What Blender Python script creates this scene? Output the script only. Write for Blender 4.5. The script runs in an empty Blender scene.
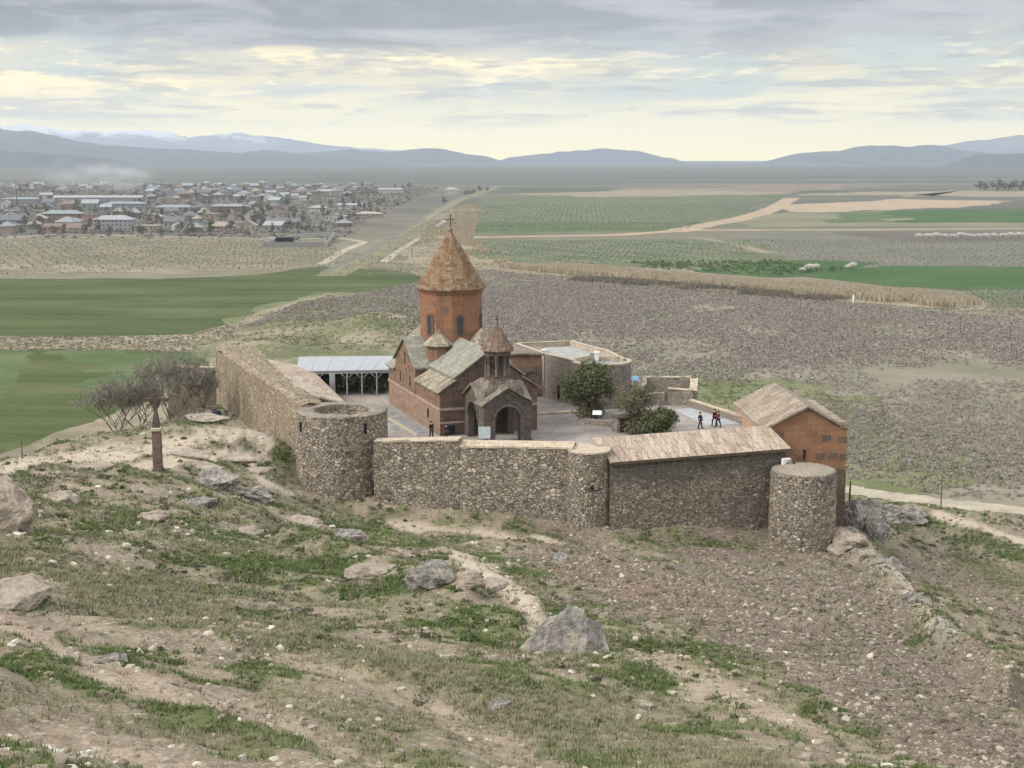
import bpy, math, random
import numpy as np
from mathutils import Vector, Matrix
rng = np.random.default_rng(7); random.seed(7)
PI = math.pi
S = bpy.context.scene
COL = S.collection
H = 58.0            # eye above the plain
F = 1400.0          # focal length in pixels of a 1024 wide picture
PITCH = math.atan(227 / F)
SP, CP = math.sin(PITCH), math.cos(PITCH)

def ray(x, y):
    u = (x - 512) / F; v = (384 - y) / F
    return u, CP + SP * v, -SP + CP * v
def at_y(x, y, Y):
    u, a, b = ray(x, y); k = Y / a
    return Vector((u * k, Y, H + b * k))
def at_z(x, y, z):
    u, a, b = ray(x, y); k = (z - H) / b
    return Vector((u * k, a * k, z))
def proj(X, Y, Z):
    z = Z - H
    D = CP * Y - SP * z
    V = SP * Y + CP * z
    return 512 + F * X / D, 384 - F * V / D

# ---------------------------------------------------------------- noise
def _hash(i, j, seed):
    n = (i.astype(np.int64) * 374761393 + j.astype(np.int64) * 668265263 + seed * 1442695041) & 0x7fffffff
    n = ((n ^ (n >> 13)) * 1274126177) & 0x7fffffff
    n = ((n ^ (n >> 16)) * 974634777) & 0x7fffffff
    return ((n ^ (n >> 11)) & 0xffffff) / float(0xffffff)
def vnoise(x, y, seed=0):
    x = np.asarray(x, float); y = np.asarray(y, float)
    i = np.floor(x); j = np.floor(y); fx = x - i; fy = y - j
    fx = fx * fx * fx * (fx * (fx * 6 - 15) + 10); fy = fy * fy * fy * (fy * (fy * 6 - 15) + 10)
    i = i.astype(np.int64); j = j.astype(np.int64)
    a = _hash(i, j, seed); b = _hash(i + 1, j, seed); c = _hash(i, j + 1, seed); d = _hash(i + 1, j + 1, seed)
    return (a + (b - a) * fx) * (1 - fy) + (c + (d - c) * fx) * fy
def fbm(x, y, seed=0, octv=4, gain=.5):
    s = 0; a = 1; t = 0
    for k in range(octv):
        s = s + a * vnoise(x * 2 ** k + 17.3 * k, y * 2 ** k - 9.1 * k, seed + k); t += a; a *= gain
    return s / t
def sstep(a, b, x):
    t = np.clip((x - a) / (b - a), 0, 1); return t * t * (3 - 2 * t)

# ---------------------------------------------------------------- objects
def tag(o, label=None, cat=None, group=None, kind=None):
    if label: o['label'] = label
    if cat: o['category'] = cat
    if group: o['group'] = group
    if kind: o['kind'] = kind
    return o
def empty(name, loc=(0, 0, 0), rz=0, label=None, cat=None, group=None):
    o = bpy.data.objects.new(name, None); COL.objects.link(o)
    o.location = loc; o.rotation_euler = (0, 0, rz); o.empty_display_size = .3
    return tag(o, label, cat, group)
def link(name, me, m, parent=None):
    o = bpy.data.objects.new(name, me); COL.objects.link(o)
    for x in (m if isinstance(m, (list, tuple)) else [m]):
        me.materials.append(x)
    if parent: o.parent = parent
    return o
def np_mesh(name, verts, faces, mats, parent=None, smooth=False, attrs=None, mi=None):
    """verts (n,3); faces: (m,k) array all of the same size"""
    verts = np.asarray(verts, np.float32); faces = np.asarray(faces, np.int32)
    me = bpy.data.meshes.new(name)
    n, (m, k) = len(verts), faces.shape
    me.vertices.add(n); me.vertices.foreach_set('co', verts.ravel())
    me.loops.add(m * k); me.loops.foreach_set('vertex_index', faces.ravel())
    me.polygons.add(m)
    me.polygons.foreach_set('loop_start', np.arange(0, m * k, k, dtype=np.int32))
    me.polygons.foreach_set('loop_total', np.full(m, k, np.int32))
    if mi is not None: me.polygons.foreach_set('material_index', np.asarray(mi, np.int32))
    me.polygons.foreach_set('use_smooth', np.full(m, smooth, bool))
    for nm, v in (attrs or {}).items():
        a = me.attributes.new(nm, 'FLOAT', 'POINT'); a.data.foreach_set('value', np.asarray(v, np.float32))
    me.update(calc_edges=True)
    return link(name, me, mats, parent)
def copy_tree(o, parent=None):
    c = o.copy(); COL.objects.link(c)
    if parent: c.parent = parent
    for ch in o.children: copy_tree(ch, c)
    return c

class MB:
    def __init__(s): s.v = []; s.f = []; s.m = []; s.sm = []
    def add(s, vs, fs, m=0, smooth=False):
        o = len(s.v); s.v += [tuple(v) for v in vs]
        for f in fs: s.f.append([i + o for i in f]); s.m.append(m); s.sm.append(smooth)
        return s
    def box(s, x0, x1, y0, y1, z0, z1, m=0):
        vs = [(x0, y0, z0), (x1, y0, z0), (x1, y1, z0), (x0, y1, z0), (x0, y0, z1), (x1, y0, z1), (x1, y1, z1), (x0, y1, z1)]
        return s.add(vs, [(3, 2, 1, 0), (4, 5, 6, 7), (0, 1, 5, 4), (1, 2, 6, 5), (2, 3, 7, 6), (3, 0, 4, 7)], m)
    def prism(s, pts, z0, z1, m=0):
        """vertical prism; z0/z1 numbers or lists"""
        n = len(pts)
        a = z0 if isinstance(z0, (list, tuple)) else [z0] * n
        b = z1 if isinstance(z1, (list, tuple)) else [z1] * n
        vs = [(p[0], p[1], a[i]) for i, p in enumerate(pts)] + [(p[0], p[1], b[i]) for i, p in enumerate(pts)]
        fs = [tuple(range(n))[::-1], tuple(range(n, 2 * n))] + [(i, (i + 1) % n, n + (i + 1) % n, n + i) for i in range(n)]
        return s.add(vs, fs, m)
    def extr(s, pts, d, m=0):
        """planar polygon of 3-D points extruded by vector d"""
        n = len(pts); d = Vector(d)
        vs = [Vector(p) for p in pts]; vs = vs + [p + d for p in vs]
        fs = [tuple(range(n))[::-1], tuple(range(n, 2 * n))] + [(i, (i + 1) % n, n + (i + 1) % n, n + i) for i in range(n)]
        return s.add(vs, fs, m)
    def slab(s, quad, th, m=0):
        """roof slab: a polygon thickened downwards"""
        return s.extr(quad, (0, 0, -th), m)
    def lathe(s, prof, n, c=(0, 0), m=0, smooth=True, a0=0, cap=True):
        vs = []
        for r, z in prof:
            for k in range(n):
                a = a0 + 2 * PI * k / n; vs.append((c[0] + r * math.cos(a), c[1] + r * math.sin(a), z))
        fs = []
        for j in range(len(prof) - 1):
            for k in range(n):
                fs.append((j * n + k, j * n + (k + 1) % n, (j + 1) * n + (k + 1) % n, (j + 1) * n + k))
        if cap:
            fs.append(tuple(range(n))[::-1]); fs.append(tuple(range((len(prof) - 1) * n, len(prof) * n)))
        return s.add(vs, fs, m, smooth)
    def tube(s, pts, rads, n=6, m=0, smooth=True):
        pts = [Vector(p) for p in pts]; vs = []
        for i, p in enumerate(pts):
            d = (pts[min(i + 1, len(pts) - 1)] - pts[max(i - 1, 0)]).normalized()
            a = d.orthogonal().normalized(); b = d.cross(a)
            r = rads[i] if isinstance(rads, (list, tuple)) else rads
            vs += [p + a * r * math.cos(2 * PI * k / n) + b * r * math.sin(2 * PI * k / n) for k in range(n)]
        fs = [(j * n + k, j * n + (k + 1) % n, (j + 1) * n + (k + 1) % n, (j + 1) * n + k) for j in range(len(pts) - 1) for k in range(n)]
        fs += [tuple(range(n))[::-1], tuple(range((len(pts) - 1) * n, len(pts) * n))]
        return s.add(vs, fs, m, smooth)
    def build(s, name, mats, parent=None):
        me = bpy.data.meshes.new(name); me.from_pydata(s.v, [], s.f)
        me.polygons.foreach_set('material_index', s.m); me.polygons.foreach_set('use_smooth', s.sm)
        me.update()
        return link(name, me, mats, parent)

# ---------------------------------------------------------------- materials
class NT:
    def __init__(s, name):
        s.mat = bpy.data.materials.new(name); s.mat.use_nodes = True
        s.t = s.mat.node_tree; s.n = s.t.nodes
        s.b = s.n['Principled BSDF']; s.b.inputs['Roughness'].default_value = .9
        s.b.inputs['Specular IOR Level'].default_value = .2
        s.co = None
    def node(s, kind, **kw):
        x = s.n.new('ShaderNode' + kind)
        for k, v in kw.items(): setattr(x, k, v)
        return x
    def put(s, sock, val):
        if isinstance(val, bpy.types.NodeSocket): s.t.links.new(val, sock)
        elif isinstance(val, (tuple, list)) and len(val) == 3 and sock.type == 'RGBA': sock.default_value = (*val, 1)
        else: sock.default_value = val
    def obj(s):
        if s.co is None: s.co = s.node('TexCoord').outputs['Object']
        return s.co
    def world(s): return s.node('NewGeometry').outputs['Position']
    def scale(s, vec, sc):
        x = s.node('Mapping'); s.put(x.inputs['Vector'], vec); x.inputs['Scale'].default_value = sc; return x.outputs[0]
    def noise(s, vec, scale, detail=4, rough=.55, dist=0):
        x = s.node('TexNoise'); s.put(x.inputs['Vector'], vec); x.inputs['Scale'].default_value = scale
        x.inputs['Detail'].default_value = detail; x.inputs['Roughness'].default_value = rough; x.inputs['Distortion'].default_value = dist
        return x.outputs['Fac']
    def vor(s, vec, scale, feature='F1', rand=1, out='Distance'):
        x = s.node('TexVoronoi', feature=feature); s.put(x.inputs['Vector'], vec); x.inputs['Scale'].default_value = scale
        x.inputs['Randomness'].default_value = rand; return x.outputs[out]
    def ramp(s, fac, stops, interp='LINEAR'):
        x = s.node('ValToRGB'); s.put(x.inputs[0], fac); r = x.color_ramp; r.interpolation = interp
        while len(r.elements) < len(stops): r.elements.new(.5)
        for e, (p, c) in zip(r.elements, stops):
            e.position = p; e.color = (*c, 1) if isinstance(c, (tuple, list)) else (c, c, c, 1)
        return x.outputs['Color']
    def mix(s, fac, a, b, mode='MIX'):
        x = s.node('Mix', data_type='RGBA', blend_type=mode)
        s.put(x.inputs[0], fac); s.put(x.inputs[6], a); s.put(x.inputs[7], b); return x.outputs[2]
    def math(s, op, a, b=0., c=None, clamp=False):
        x = s.node('Math', operation=op, use_clamp=clamp); s.put(x.inputs[0], a); s.put(x.inputs[1], b)
        if c is not None: s.put(x.inputs[2], c)
        return x.outputs[0]
    def step(s, v, a, b):
        x = s.node('MapRange', interpolation_type='SMOOTHSTEP'); s.put(x.inputs['Value'], v)
        x.inputs['From Min'].default_value = a; x.inputs['From Max'].default_value = b; return x.outputs[0]
    def sep(s, vec):
        x = s.node('SeparateXYZ'); s.put(x.inputs[0], vec); return x.outputs
    def comb(s, x_, y_, z_):
        x = s.node('CombineXYZ'); s.put(x.inputs[0], x_); s.put(x.inputs[1], y_); s.put(x.inputs[2], z_); return x.outputs[0]
    def attr(s, nm): return s.node('Attribute', attribute_name=nm).outputs['Fac']
    def rand(s): return s.node('ObjectInfo').outputs['Random']
    def sepc(s, c):
        x = s.node('SeparateColor'); s.put(x.inputs[0], c); return x.outputs[0]
    def bump(s, h, strength=.5, dist=.1):
        x = s.node('Bump'); s.put(x.inputs['Height'], h); x.inputs['Strength'].default_value = strength
        x.inputs['Distance'].default_value = dist; s.t.links.new(x.outputs[0], s.b.inputs['Normal'])
    def col(s, c): s.put(s.b.inputs['Base Color'], c)
    def rough(s, r): s.put(s.b.inputs['Roughness'], r)

def plain(name, c, rough=.8, var=.25, sc=3., metal=0):
    t = NT(name); o = t.obj()
    n = t.noise(o, sc, 5, .6)
    t.col(t.mix(t.step(n, .3, .7), tuple(x * (1 - var) for x in c), tuple(min(1, x * (1 + var)) for x in c)))
    t.rough(rough); t.b.inputs['Metallic'].default_value = metal
    return t.mat

def rubble(name, cols, size=2.3, mortar=(.25, .22, .18), dark=None, top=None):
    t = NT(name); o = t.obj()
    w = t.scale(o, (1, 1, 1.35))
    nz = t.node('TexNoise'); t.put(nz.inputs['Vector'], o); nz.inputs['Scale'].default_value = 1.7; nz.inputs['Detail'].default_value = 2
    wv = t.node('VectorMath', operation='MULTIPLY_ADD'); t.put(wv.inputs[0], nz.outputs['Color']); wv.inputs[1].default_value = (.35,) * 3; t.put(wv.inputs[2], w)
    w = wv.outputs[0]
    # big and small stones in drifts
    ms = t.step(t.noise(o, .9, 3, .6), .47, .53)
    c = t.math('ADD', t.math('MULTIPLY', t.sepc(t.vor(w, size, out='Color')), t.math('SUBTRACT', 1., ms)), t.math('MULTIPLY', t.sepc(t.vor(w, size * 1.75, out='Color')), ms))
    e = t.math('ADD', t.math('MULTIPLY', t.vor(w, size, 'DISTANCE_TO_EDGE'), t.math('SUBTRACT', 1., ms)), t.math('MULTIPLY', t.vor(w, size * 1.75, 'DISTANCE_TO_EDGE'), ms))
    k = len(cols); stone = t.ramp(c, [(i / (k - 1), q) for i, q in enumerate(cols)])
    fine = t.noise(o, 9, 4, .65)
    stone = t.mix(t.step(fine, .25, .7), t.mix(.4, stone, (.03, .025, .02)), stone)
    big = t.noise(o, .35, 3, .6)
    stone = t.mix(t.math('MULTIPLY', t.step(big, .42, .68), .3), stone, (.26, .225, .18))
    stone = t.mix(t.math('MULTIPLY', t.step(t.noise(t.scale(o, (1.6, 1.6, .22)), .8, 5, .65), .52, .68), .28), stone, (.095, .08, .066))
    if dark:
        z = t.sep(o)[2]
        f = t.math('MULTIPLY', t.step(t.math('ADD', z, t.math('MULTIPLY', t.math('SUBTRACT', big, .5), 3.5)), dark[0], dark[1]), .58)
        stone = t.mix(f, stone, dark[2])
    m = t.step(e, .01, .09)
    t.col(t.mix(m, mortar, stone))
    t.bump(t.math('ADD', t.math('MULTIPLY', t.step(e, .0, .16), .8), t.math('MULTIPLY', fine, .35)), .9, .16)
    return t.mat

def ashlar(name, c1, c2, c3, bw=.75, bh=.4, cyl=None, stain=.6):
    """squared stone courses; cyl = radius when wrapped round a drum"""
    t = NT(name); o = t.obj(); x, y, z = t.sep(o)
    if cyl: u = t.math('MULTIPLY', t.math('ARCTAN2', x, y), cyl)
    else: u = t.math('ADD', x, y)
    v = t.comb(u, z, 0.)
    b = t.node('TexBrick'); t.put(b.inputs['Vector'], v)
    b.inputs['Scale'].default_value = 1; b.inputs['Brick Width'].default_value = bw; b.inputs['Row Height'].default_value = bh
    b.inputs['Mortar Size'].default_value = .018; b.inputs['Mortar Smooth'].default_value = .3; b.inputs['Bias'].default_value = 0
    b.inputs['Color1'].default_value = (0, 0, 0, 1); b.inputs['Color2'].default_value = (1, 1, 1, 1); b.inputs['Mortar'].default_value = (.3, .3, .3, 1)
    r = t.sepc(b.outputs['Color'])
    base = t.ramp(r, [(0, c1), (.45, c2), (.8, c2), (1, c3)])
    n = t.noise(o, .8, 5, .65); n2 = t.noise(t.scale(o, (3, 3, .5)), .8, 5, .65)
    f = t.math('MULTIPLY', t.step(t.math('ADD', t.math('MULTIPLY', n, .55), t.math('MULTIPLY', n2, .45)), .46, .66), stain)
    base = t.mix(f, base, tuple(q * .3 for q in c3))
    fine = t.noise(o, 7, 4, .6)
    base = t.mix(t.math('MULTIPLY', t.step(fine, .35, .8), .35), base, (.42, .33, .25))
    base = t.mix(t.math('MULTIPLY', b.outputs['Fac'], .5), base, (.12, .09, .07))
    t.col(base)
    t.bump(t.math('SUBTRACT', t.math('MULTIPLY', fine, .5), b.outputs['Fac']), .5, .05)
    return t.mat

def slabs(name, cols, bw=.7, bh=.45, dirx=1, lich=(.3, .3, .2), lf=.5, seed=0.):
    """stone or tile roofing in courses down the slope, lichen patches"""
    t = NT(name); o = t.obj(); x, y, z = t.sep(o)
    v = t.comb(x, t.math('MULTIPLY', z, 2.), 0.) if dirx == 1 else (t.comb(y, t.math('MULTIPLY', z, 2.), 0.) if dirx == 2 else t.comb(x, y, 0.))
    b = t.node('TexBrick'); t.put(b.inputs['Vector'], v)
    b.inputs['Scale'].default_value = 1; b.inputs['Brick Width'].default_value = bw; b.inputs['Row Height'].default_value = bh
    b.inputs['Mortar Size'].default_value = .02; b.inputs['Bias'].default_value = 0
    b.inputs['Color1'].default_value = (0, 0, 0, 1); b.inputs['Color2'].default_value = (1, 1, 1, 1); b.inputs['Mortar'].default_value = (.4, .4, .4, 1)
    r = t.sepc(b.outputs['Color']); k = len(cols)
    base = t.ramp(t.math('ADD', t.math('MULTIPLY', r, .6), t.math('MULTIPLY', t.noise(o, 1.3 + seed, 4, .6), .4)), [(.15 + .7 * i / (k - 1), q) for i, q in enumerate(cols)])
    n = t.noise(o, 2.2 + seed, 6, .7)
    base = t.mix(t.math('MULTIPLY', t.step(n, .5, .62), lf), base, lich)
    n3 = t.noise(o, 5., 4, .6)
    base = t.mix(t.math('MULTIPLY', t.step(n3, .5, .68), .6), base, tuple(q * .4 for q in cols[0]))
    base = t.mix(t.math('MULTIPLY', t.step(t.noise(o, .7 + seed, 4, .65), .5, .68), .35), base, tuple(q * .5 for q in cols[0]))
    base = t.mix(t.math('MULTIPLY', b.outputs['Fac'], .6), base, (.1, .085, .07))
    t.col(base)
    t.bump(t.math('SUBTRACT', t.math('MULTIPLY', n3, .6), b.outputs['Fac']), .6, .05)
    return t.mat

def leafy(name, cols, attr='tint', trans=.0):
    t = NT(name); a = t.attr(attr); k = len(cols)
    t.col(t.ramp(a, [(i / (k - 1), q) for i, q in enumerate(cols)])); t.rough(.8)
    return t.mat

M = {}
M['rubble'] = rubble('rubble_masonry', [(.12, .105, .09), (.30, .26, .205), (.41, .35, .27), (.23, .20, .165), (.64, .56, .45), (.35, .305, .24), (.58, .50, .40), (.31, .26, .205), (.13, .112, .10)], 2.3, (.135, .115, .09))
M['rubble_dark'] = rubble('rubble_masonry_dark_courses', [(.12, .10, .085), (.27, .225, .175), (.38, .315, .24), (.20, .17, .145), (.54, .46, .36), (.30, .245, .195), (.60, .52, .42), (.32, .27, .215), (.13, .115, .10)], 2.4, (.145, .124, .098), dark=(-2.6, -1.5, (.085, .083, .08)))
M['rubble_sand'] = rubble('rubble_masonry_sandy', [(.20, .16, .115), (.40, .33, .23), (.31, .25, .175), (.56, .47, .34), (.25, .20, .14), (.45, .37, .26)], 1.8, (.21, .168, .115))
M['rubble_pale'] = rubble('rubble_masonry_pale', [(.30, .26, .22), (.40, .34, .27), (.24, .21, .18), (.46, .40, .32), (.33, .27, .22)], 2.4, (.33, .28, .23))
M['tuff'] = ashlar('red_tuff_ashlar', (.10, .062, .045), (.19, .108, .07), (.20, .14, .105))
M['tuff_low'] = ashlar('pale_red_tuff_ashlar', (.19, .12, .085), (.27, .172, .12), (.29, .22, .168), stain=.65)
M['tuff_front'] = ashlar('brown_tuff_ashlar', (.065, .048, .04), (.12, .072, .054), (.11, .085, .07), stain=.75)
M['tuff_drum'] = ashlar('orange_tuff_ashlar', (.17, .08, .045), (.25, .108, .056), (.22, .115, .07), .8, .42, 3.4, .5)
M['tuff_annex'] = ashlar('orange_brown_ashlar', (.18, .09, .05), (.255, .125, .066), (.20, .13, .09), 1.1, .62, None, .4)
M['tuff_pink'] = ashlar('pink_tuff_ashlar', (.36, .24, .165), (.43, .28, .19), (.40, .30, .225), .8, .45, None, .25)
M['basalt'] = ashlar('dark_basalt_ashlar', (.042, .037, .034), (.07, .06, .054), (.10, .086, .077), .6, .35, None, .6)
M['basalt_trim'] = plain('dark_basalt_trim', (.105, .09, .08), .9, .4, 5)
M['band'] = plain('pale_stone_band', (.33, .25, .195), .9, .25, 2)
M['slab_green'] = slabs('lichened_roof_slabs', [(.195, .19, .16), (.265, .26, .22), (.32, .31, .26)], .9, .55, 3, (.20, .20, .155), .5)
M['slab_spot'] = slabs('spotted_roof_slabs', [(.16, .13, .10), (.30, .27, .20), (.40, .37, .28)], .7, .5, 3, (.12, .10, .08), .55)
M['slab_dark'] = slabs('dark_tile_roof', [(.12, .10, .085), (.19, .16, .13), (.27, .235, .185)], .4, .6, 3, (.24, .21, .16), .5)
M['slab_cone'] = slabs('lichened_cone_tiles', [(.145, .075, .04), (.20, .115, .06), (.225, .17, .105)], .5, .5, 1, (.27, .25, .185), .85)
M['slab_turret'] = slabs('brown_turret_tiles', [(.13, .085, .062), (.18, .125, .09), (.23, .18, .135)], .4, .4, 1, (.27, .23, .17), .4)
M['slab_pink'] = slabs('pinkish_roof_slabs', [(.29, .22, .17), (.40, .32, .25), (.46, .40, .325)], .55, 2.6, 3, (.44, .395, .32), .6)
M['slab_cream'] = slabs('cream_roof_slabs', [(.42, .33, .24), (.52, .43, .32), (.47, .42, .34)], .9, 1.3, 3, (.30, .27, .215), .5)
M['slab_annex'] = slabs('grey_brown_annex_slabs', [(.19, .15, .115), (.28, .23, .18), (.37, .31, .24)], .9, .7, 3, (.25, .22, .175), .6)
M['cap'] = plain('mortar_capping', (.40, .335, .26), .95, .2, 2.)
M['dark'] = plain('dark_opening', (.012, .012, .014), .7, .1)
M['glass'] = plain('grey_window_glass', (.055, .06, .07), .2, .1)
M['iron'] = plain('dark_iron', (.03, .028, .026), .6, .3, 6)
M['white_metal'] = plain('white_metal', (.30, .315, .33), .5, .08, 2)
M['white_paint'] = plain('white_paint', (.72, .72, .70), .6, .08, 3)
M['grey_conc'] = plain('grey_concrete', (.30, .30, .29), .9, .2, 1.2)
M['wood'] = plain('weathered_wood', (.10, .075, .055), .9, .4, 5)
M['rust'] = plain('rusty_steel', (.085, .066, .056), .8, .4, 5)
import bmesh
HAZE = 7.5e-5
# ================================================================ TERRAIN
ctrl = []
def cp(px, py, Y): p = at_y(px, py, Y); ctrl.append(tuple(p))
# centre column, from the photographer's feet down to the foot of the wall
for y_, Y_ in ((768, 22), (700, 32), (640, 48), (600, 66), (560, 93), (540, 112)): cp(512, y_, Y_)
for x_, y_, Y_ in ((400, 521, 125), (460, 526, 125), (560, 533, 123.5), (600, 541, 121.5), (680, 541, 125.5), (760, 545, 128), (800, 560, 123.5), (838, 560, 124.5)): cp(x_, y_, Y_)
# left
for y_, Y_ in ((768, 18), (700, 25), (640, 33), (600, 42), (560, 55), (520, 72), (480, 95), (462, 112)): cp(0, y_, Y_)
for y_, Y_ in ((768, 20), (700, 29), (640, 42), (600, 56), (560, 78), (530, 104), (514, 121)): cp(330, y_, Y_)
for y_, Y_ in ((768, 19), (700, 27), (640, 37), (600, 48), (560, 63), (520, 82), (480, 104), (468, 110), (440, 126), (424, 136)): cp(158, y_, Y_)
for x_, y_, Y_ in ((250, 470, 117), (285, 478, 127), (270, 440, 146), (245, 425, 156), (225, 414, 166), (60, 452, 118), (100, 428, 133), (200, 412, 142), (296, 492, 129), (240, 440, 132)): cp(x_, y_, Y_)
# right
for y_, Y_ in ((768, 31), (720, 54), (650, 90), (600, 118), (560, 146), (520, 172)): cp(1010, y_, Y_)
for x_, y_, Y_ in ((760, 768, 23), (760, 700, 36), (760, 640, 55), (760, 600, 78), (880, 700, 40), (880, 640, 64), (880, 600, 92), (855, 545, 133), (852, 520, 139), (900, 545, 140), (940, 522, 180), (880, 505, 165), (935, 585, 124), (955, 640, 92), (890, 590, 98), (925, 640, 72), (880, 768, 25)): cp(x_, y_, Y_)
# camera's own standing place and the ground round it
for X_, Y_, Z_ in ((0, 0, 56.3), (-6, 4, 56.0), (6, 4, 55.6), (0, 10, 52.9), (-12, 10, 54.5), (14, 12, 51.5), (-25, 22, 51.5), (30, 22, 45.5), (-45, 50, 44), (-60, 90, 36), (50, 50, 36), (70, 90, 24), (75, 140, 10), (80, 185, 2)): ctrl.append((X_, Y_, Z_))
# under the court
for X_, Y_, Z_ in ((-10, 134, 28), (5, 133, 27.5), (15, 133, 27), (-20, 150, 28.2), (-28, 168, 28.2), (0, 150, 28.6), (12, 150, 28.3), (22, 142, 27.5), (29, 142, 24), (0, 168, 28), (10, 170, 25), (20, 160, 24), (-25, 178, 25)): ctrl.append((X_, Y_, Z_))
# skirts running down to the plain
for X_, Y_, Z_ in ((-38, 176, 26), (-42, 160, 25.5), (-40, 145, 27), (-58, 140, 18), (-62, 120, 24), (-80, 130, 12), (-60, 165, 11), (-45, 190, 14), (-30, 200, 12), (-5, 195, 12), (20, 185, 12), (34, 165, 13), (45, 152, 15), (38, 148, 20),
                 (-100, 150, 0), (-85, 180, -2), (-60, 205, -2), (-40, 225, -3), (-10, 230, -4), (20, 225, -4), (45, 205, -2), (60, 190, 1.5), (75, 215, -2), (100, 190, -2), (110, 150, 1), (110, 110, 12), (-110, 110, 12), (-100, 70, 28), (100, 60, 26),
                 (-150, 140, -4), (0, 265, -6), (60, 250, -5), (-70, 250, -6), (140, 200, -6), (150, 120, 0)): ctrl.append((X_, Y_, Z_))
ctrl = np.array(ctrl, float)
def tps_fit(P, lam):
    n = len(P); d = np.hypot(P[:, None, 0] - P[None, :, 0], P[:, None, 1] - P[None, :, 1]) / 50
    K = d * d * np.log(d + 1e-9) + lam * np.eye(n); Q = np.c_[np.ones(n), P[:, :2] / 50]
    A = np.block([[K, Q], [Q.T, np.zeros((3, 3))]])
    return np.linalg.solve(A, np.r_[P[:, 2], 0, 0, 0])
TW = tps_fit(ctrl, .004)
def tps(X, Y):
    sh = np.shape(X); X = np.ravel(X).astype(float); Y = np.ravel(Y).astype(float); out = TW[-3] + TW[-2] * X / 50 + TW[-1] * Y / 50
    for i in range(len(ctrl)):
        d = np.hypot(X - ctrl[i, 0], Y - ctrl[i, 1]) / 50; out = out + TW[i] * d * d * np.log(d + 1e-9)
    return out.reshape(sh)
NR, NC = 640, 820
gy = 4.0 * (330 / 4.0) ** np.linspace(0, 1, NR)
gr = np.r_[np.linspace(-.95, -.43, 110)[:-1], np.linspace(-.43, .43, 602), np.linspace(.43, .95, 110)[1:]]; NC = len(gr)
GY, GR = np.meshgrid(gy, gr, indexing='ij'); GX = GR * (GY + 6)
GZ0 = tps(GX, GY)
far = np.maximum(sstep(235, 300, GY), sstep(115, 170, np.abs(GX)))
GZ0 = GZ0 * (1 - far) - 6 * far
PX, PY = proj(GX, GY, GZ0)
wn = (fbm(GX / 5, GY / 5, 3, 4) - .5); wn2 = (fbm(GX / 1.4, GY / 1.4, 9, 4) - .5); wn3 = fbm(GX / 14, GY / 14, 21, 3) - .5
def line_mask(pts, w, soft=.5, jit=1.):
    """1 along a polyline (given where it runs on the slope), ragged edge"""
    d = np.full(PX.shape, 1e9)
    for (x0, y0), (x1, y1) in zip(pts[:-1], pts[1:]):
        dx, dy = x1 - x0, (y1 - y0) * 1.6; L = dx * dx + dy * dy + 1e-9
        t = np.clip(((PX - x0) * dx + (PY - y0) * 1.6 * dy) / L, 0, 1)
        d = np.minimum(d, np.hypot(PX - x0 - t * dx, (PY - y0) * 1.6 - t * dy))
    d = d + (wn * 1.6 + wn2 * .9) * w * jit
    return 1 - sstep(w * (1 - soft), w * (1 + soft), d)
hide = (GY > 330)
sandy = np.maximum.reduce([
    line_mask([(0, 468), (60, 458), (130, 452), (190, 438), (250, 428), (262, 436)], 13),
    line_mask([(285, 420), (268, 428), (268, 445), (250, 458), (262, 480), (292, 492)], 7, jit=.5),
    line_mask([(120, 470), (170, 458), (230, 450), (262, 455)], 8),
    line_mask([(860, 487), (920, 497), (960, 500), (1030, 507)], 6, jit=.4),
    line_mask([(940, 512), (985, 528), (1030, 545)], 7),
    line_mask([(455, 560), (490, 585), (525, 612), (535, 625)], 15),
    line_mask([(390, 520), (480, 533), (560, 543)], 5),
    line_mask([(870, 560), (900, 590), (930, 640)], 10) * .8])
track = np.maximum.reduce([
    line_mask([(-40, 610), (60, 640), (140, 690), (250, 712), (330, 735), (430, 775)], 26, .4),
    line_mask([(-20, 755), (80, 750), (180, 775)], 26),
    line_mask([(640, 660), (720, 690), (800, 720), (880, 745)], 13),
    line_mask([(280, 650), (420, 690), (520, 730)], 12) * .8])
scree = np.maximum.reduce([
    line_mask([(560, 560), (680, 600), (800, 650), (930, 710), (1000, 750)], 55, .35),
    line_mask([(720, 560), (840, 600), (950, 690)], 48, .35),
    line_mask([(900, 560), (1000, 600), (1060, 640)], 22)])
reds = np.maximum(line_mask([(560, 560), (640, 590), (720, 620)], 26), line_mask([(520, 540), (600, 560)], 14))
grey = line_mask([(850, 540), (890, 580), (925, 625), (960, 660)], 13)
green = np.maximum.reduce([
    line_mask([(285, 425), (282, 445), (275, 470)], 11, jit=.4),
    line_mask([(330, 525), (400, 540), (470, 555), (540, 575)], 14) * .9,
    line_mask([(640, 538), (700, 546), (760, 552)], 7) * .9,
    line_mask([(230, 560), (330, 580), (420, 610), (520, 640), (600, 650), (700, 690)], 26),
    line_mask([(-20, 672), (60, 690), (140, 705), (200, 722), (300, 745), (380, 775)], 11, jit=1.2),
    line_mask([(60, 630), (130, 655)], 9),
    line_mask([(880, 505), (930, 530), (1030, 560)], 14) * .8,
    line_mask([(930, 640), (980, 670), (1030, 700)], 20) * .9,
    line_mask([(640, 640), (760, 680), (900, 760)], 16) * .7,
    line_mask([(20, 500), (90, 520), (180, 545), (280, 560)], 28) * .6,
    line_mask([(200, 420), (230, 500), (150, 480)], 16) * .35])
dry = np.maximum.reduce([
    line_mask([(-30, 560), (80, 575), (200, 605), (330, 650), (480, 690), (640, 735), (760, 770)], 36, .5),
    line_mask([(960, 565), (1040, 590)], 18),
    line_mask([(60, 400), (130, 415), (200, 400)], 20)])
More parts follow.
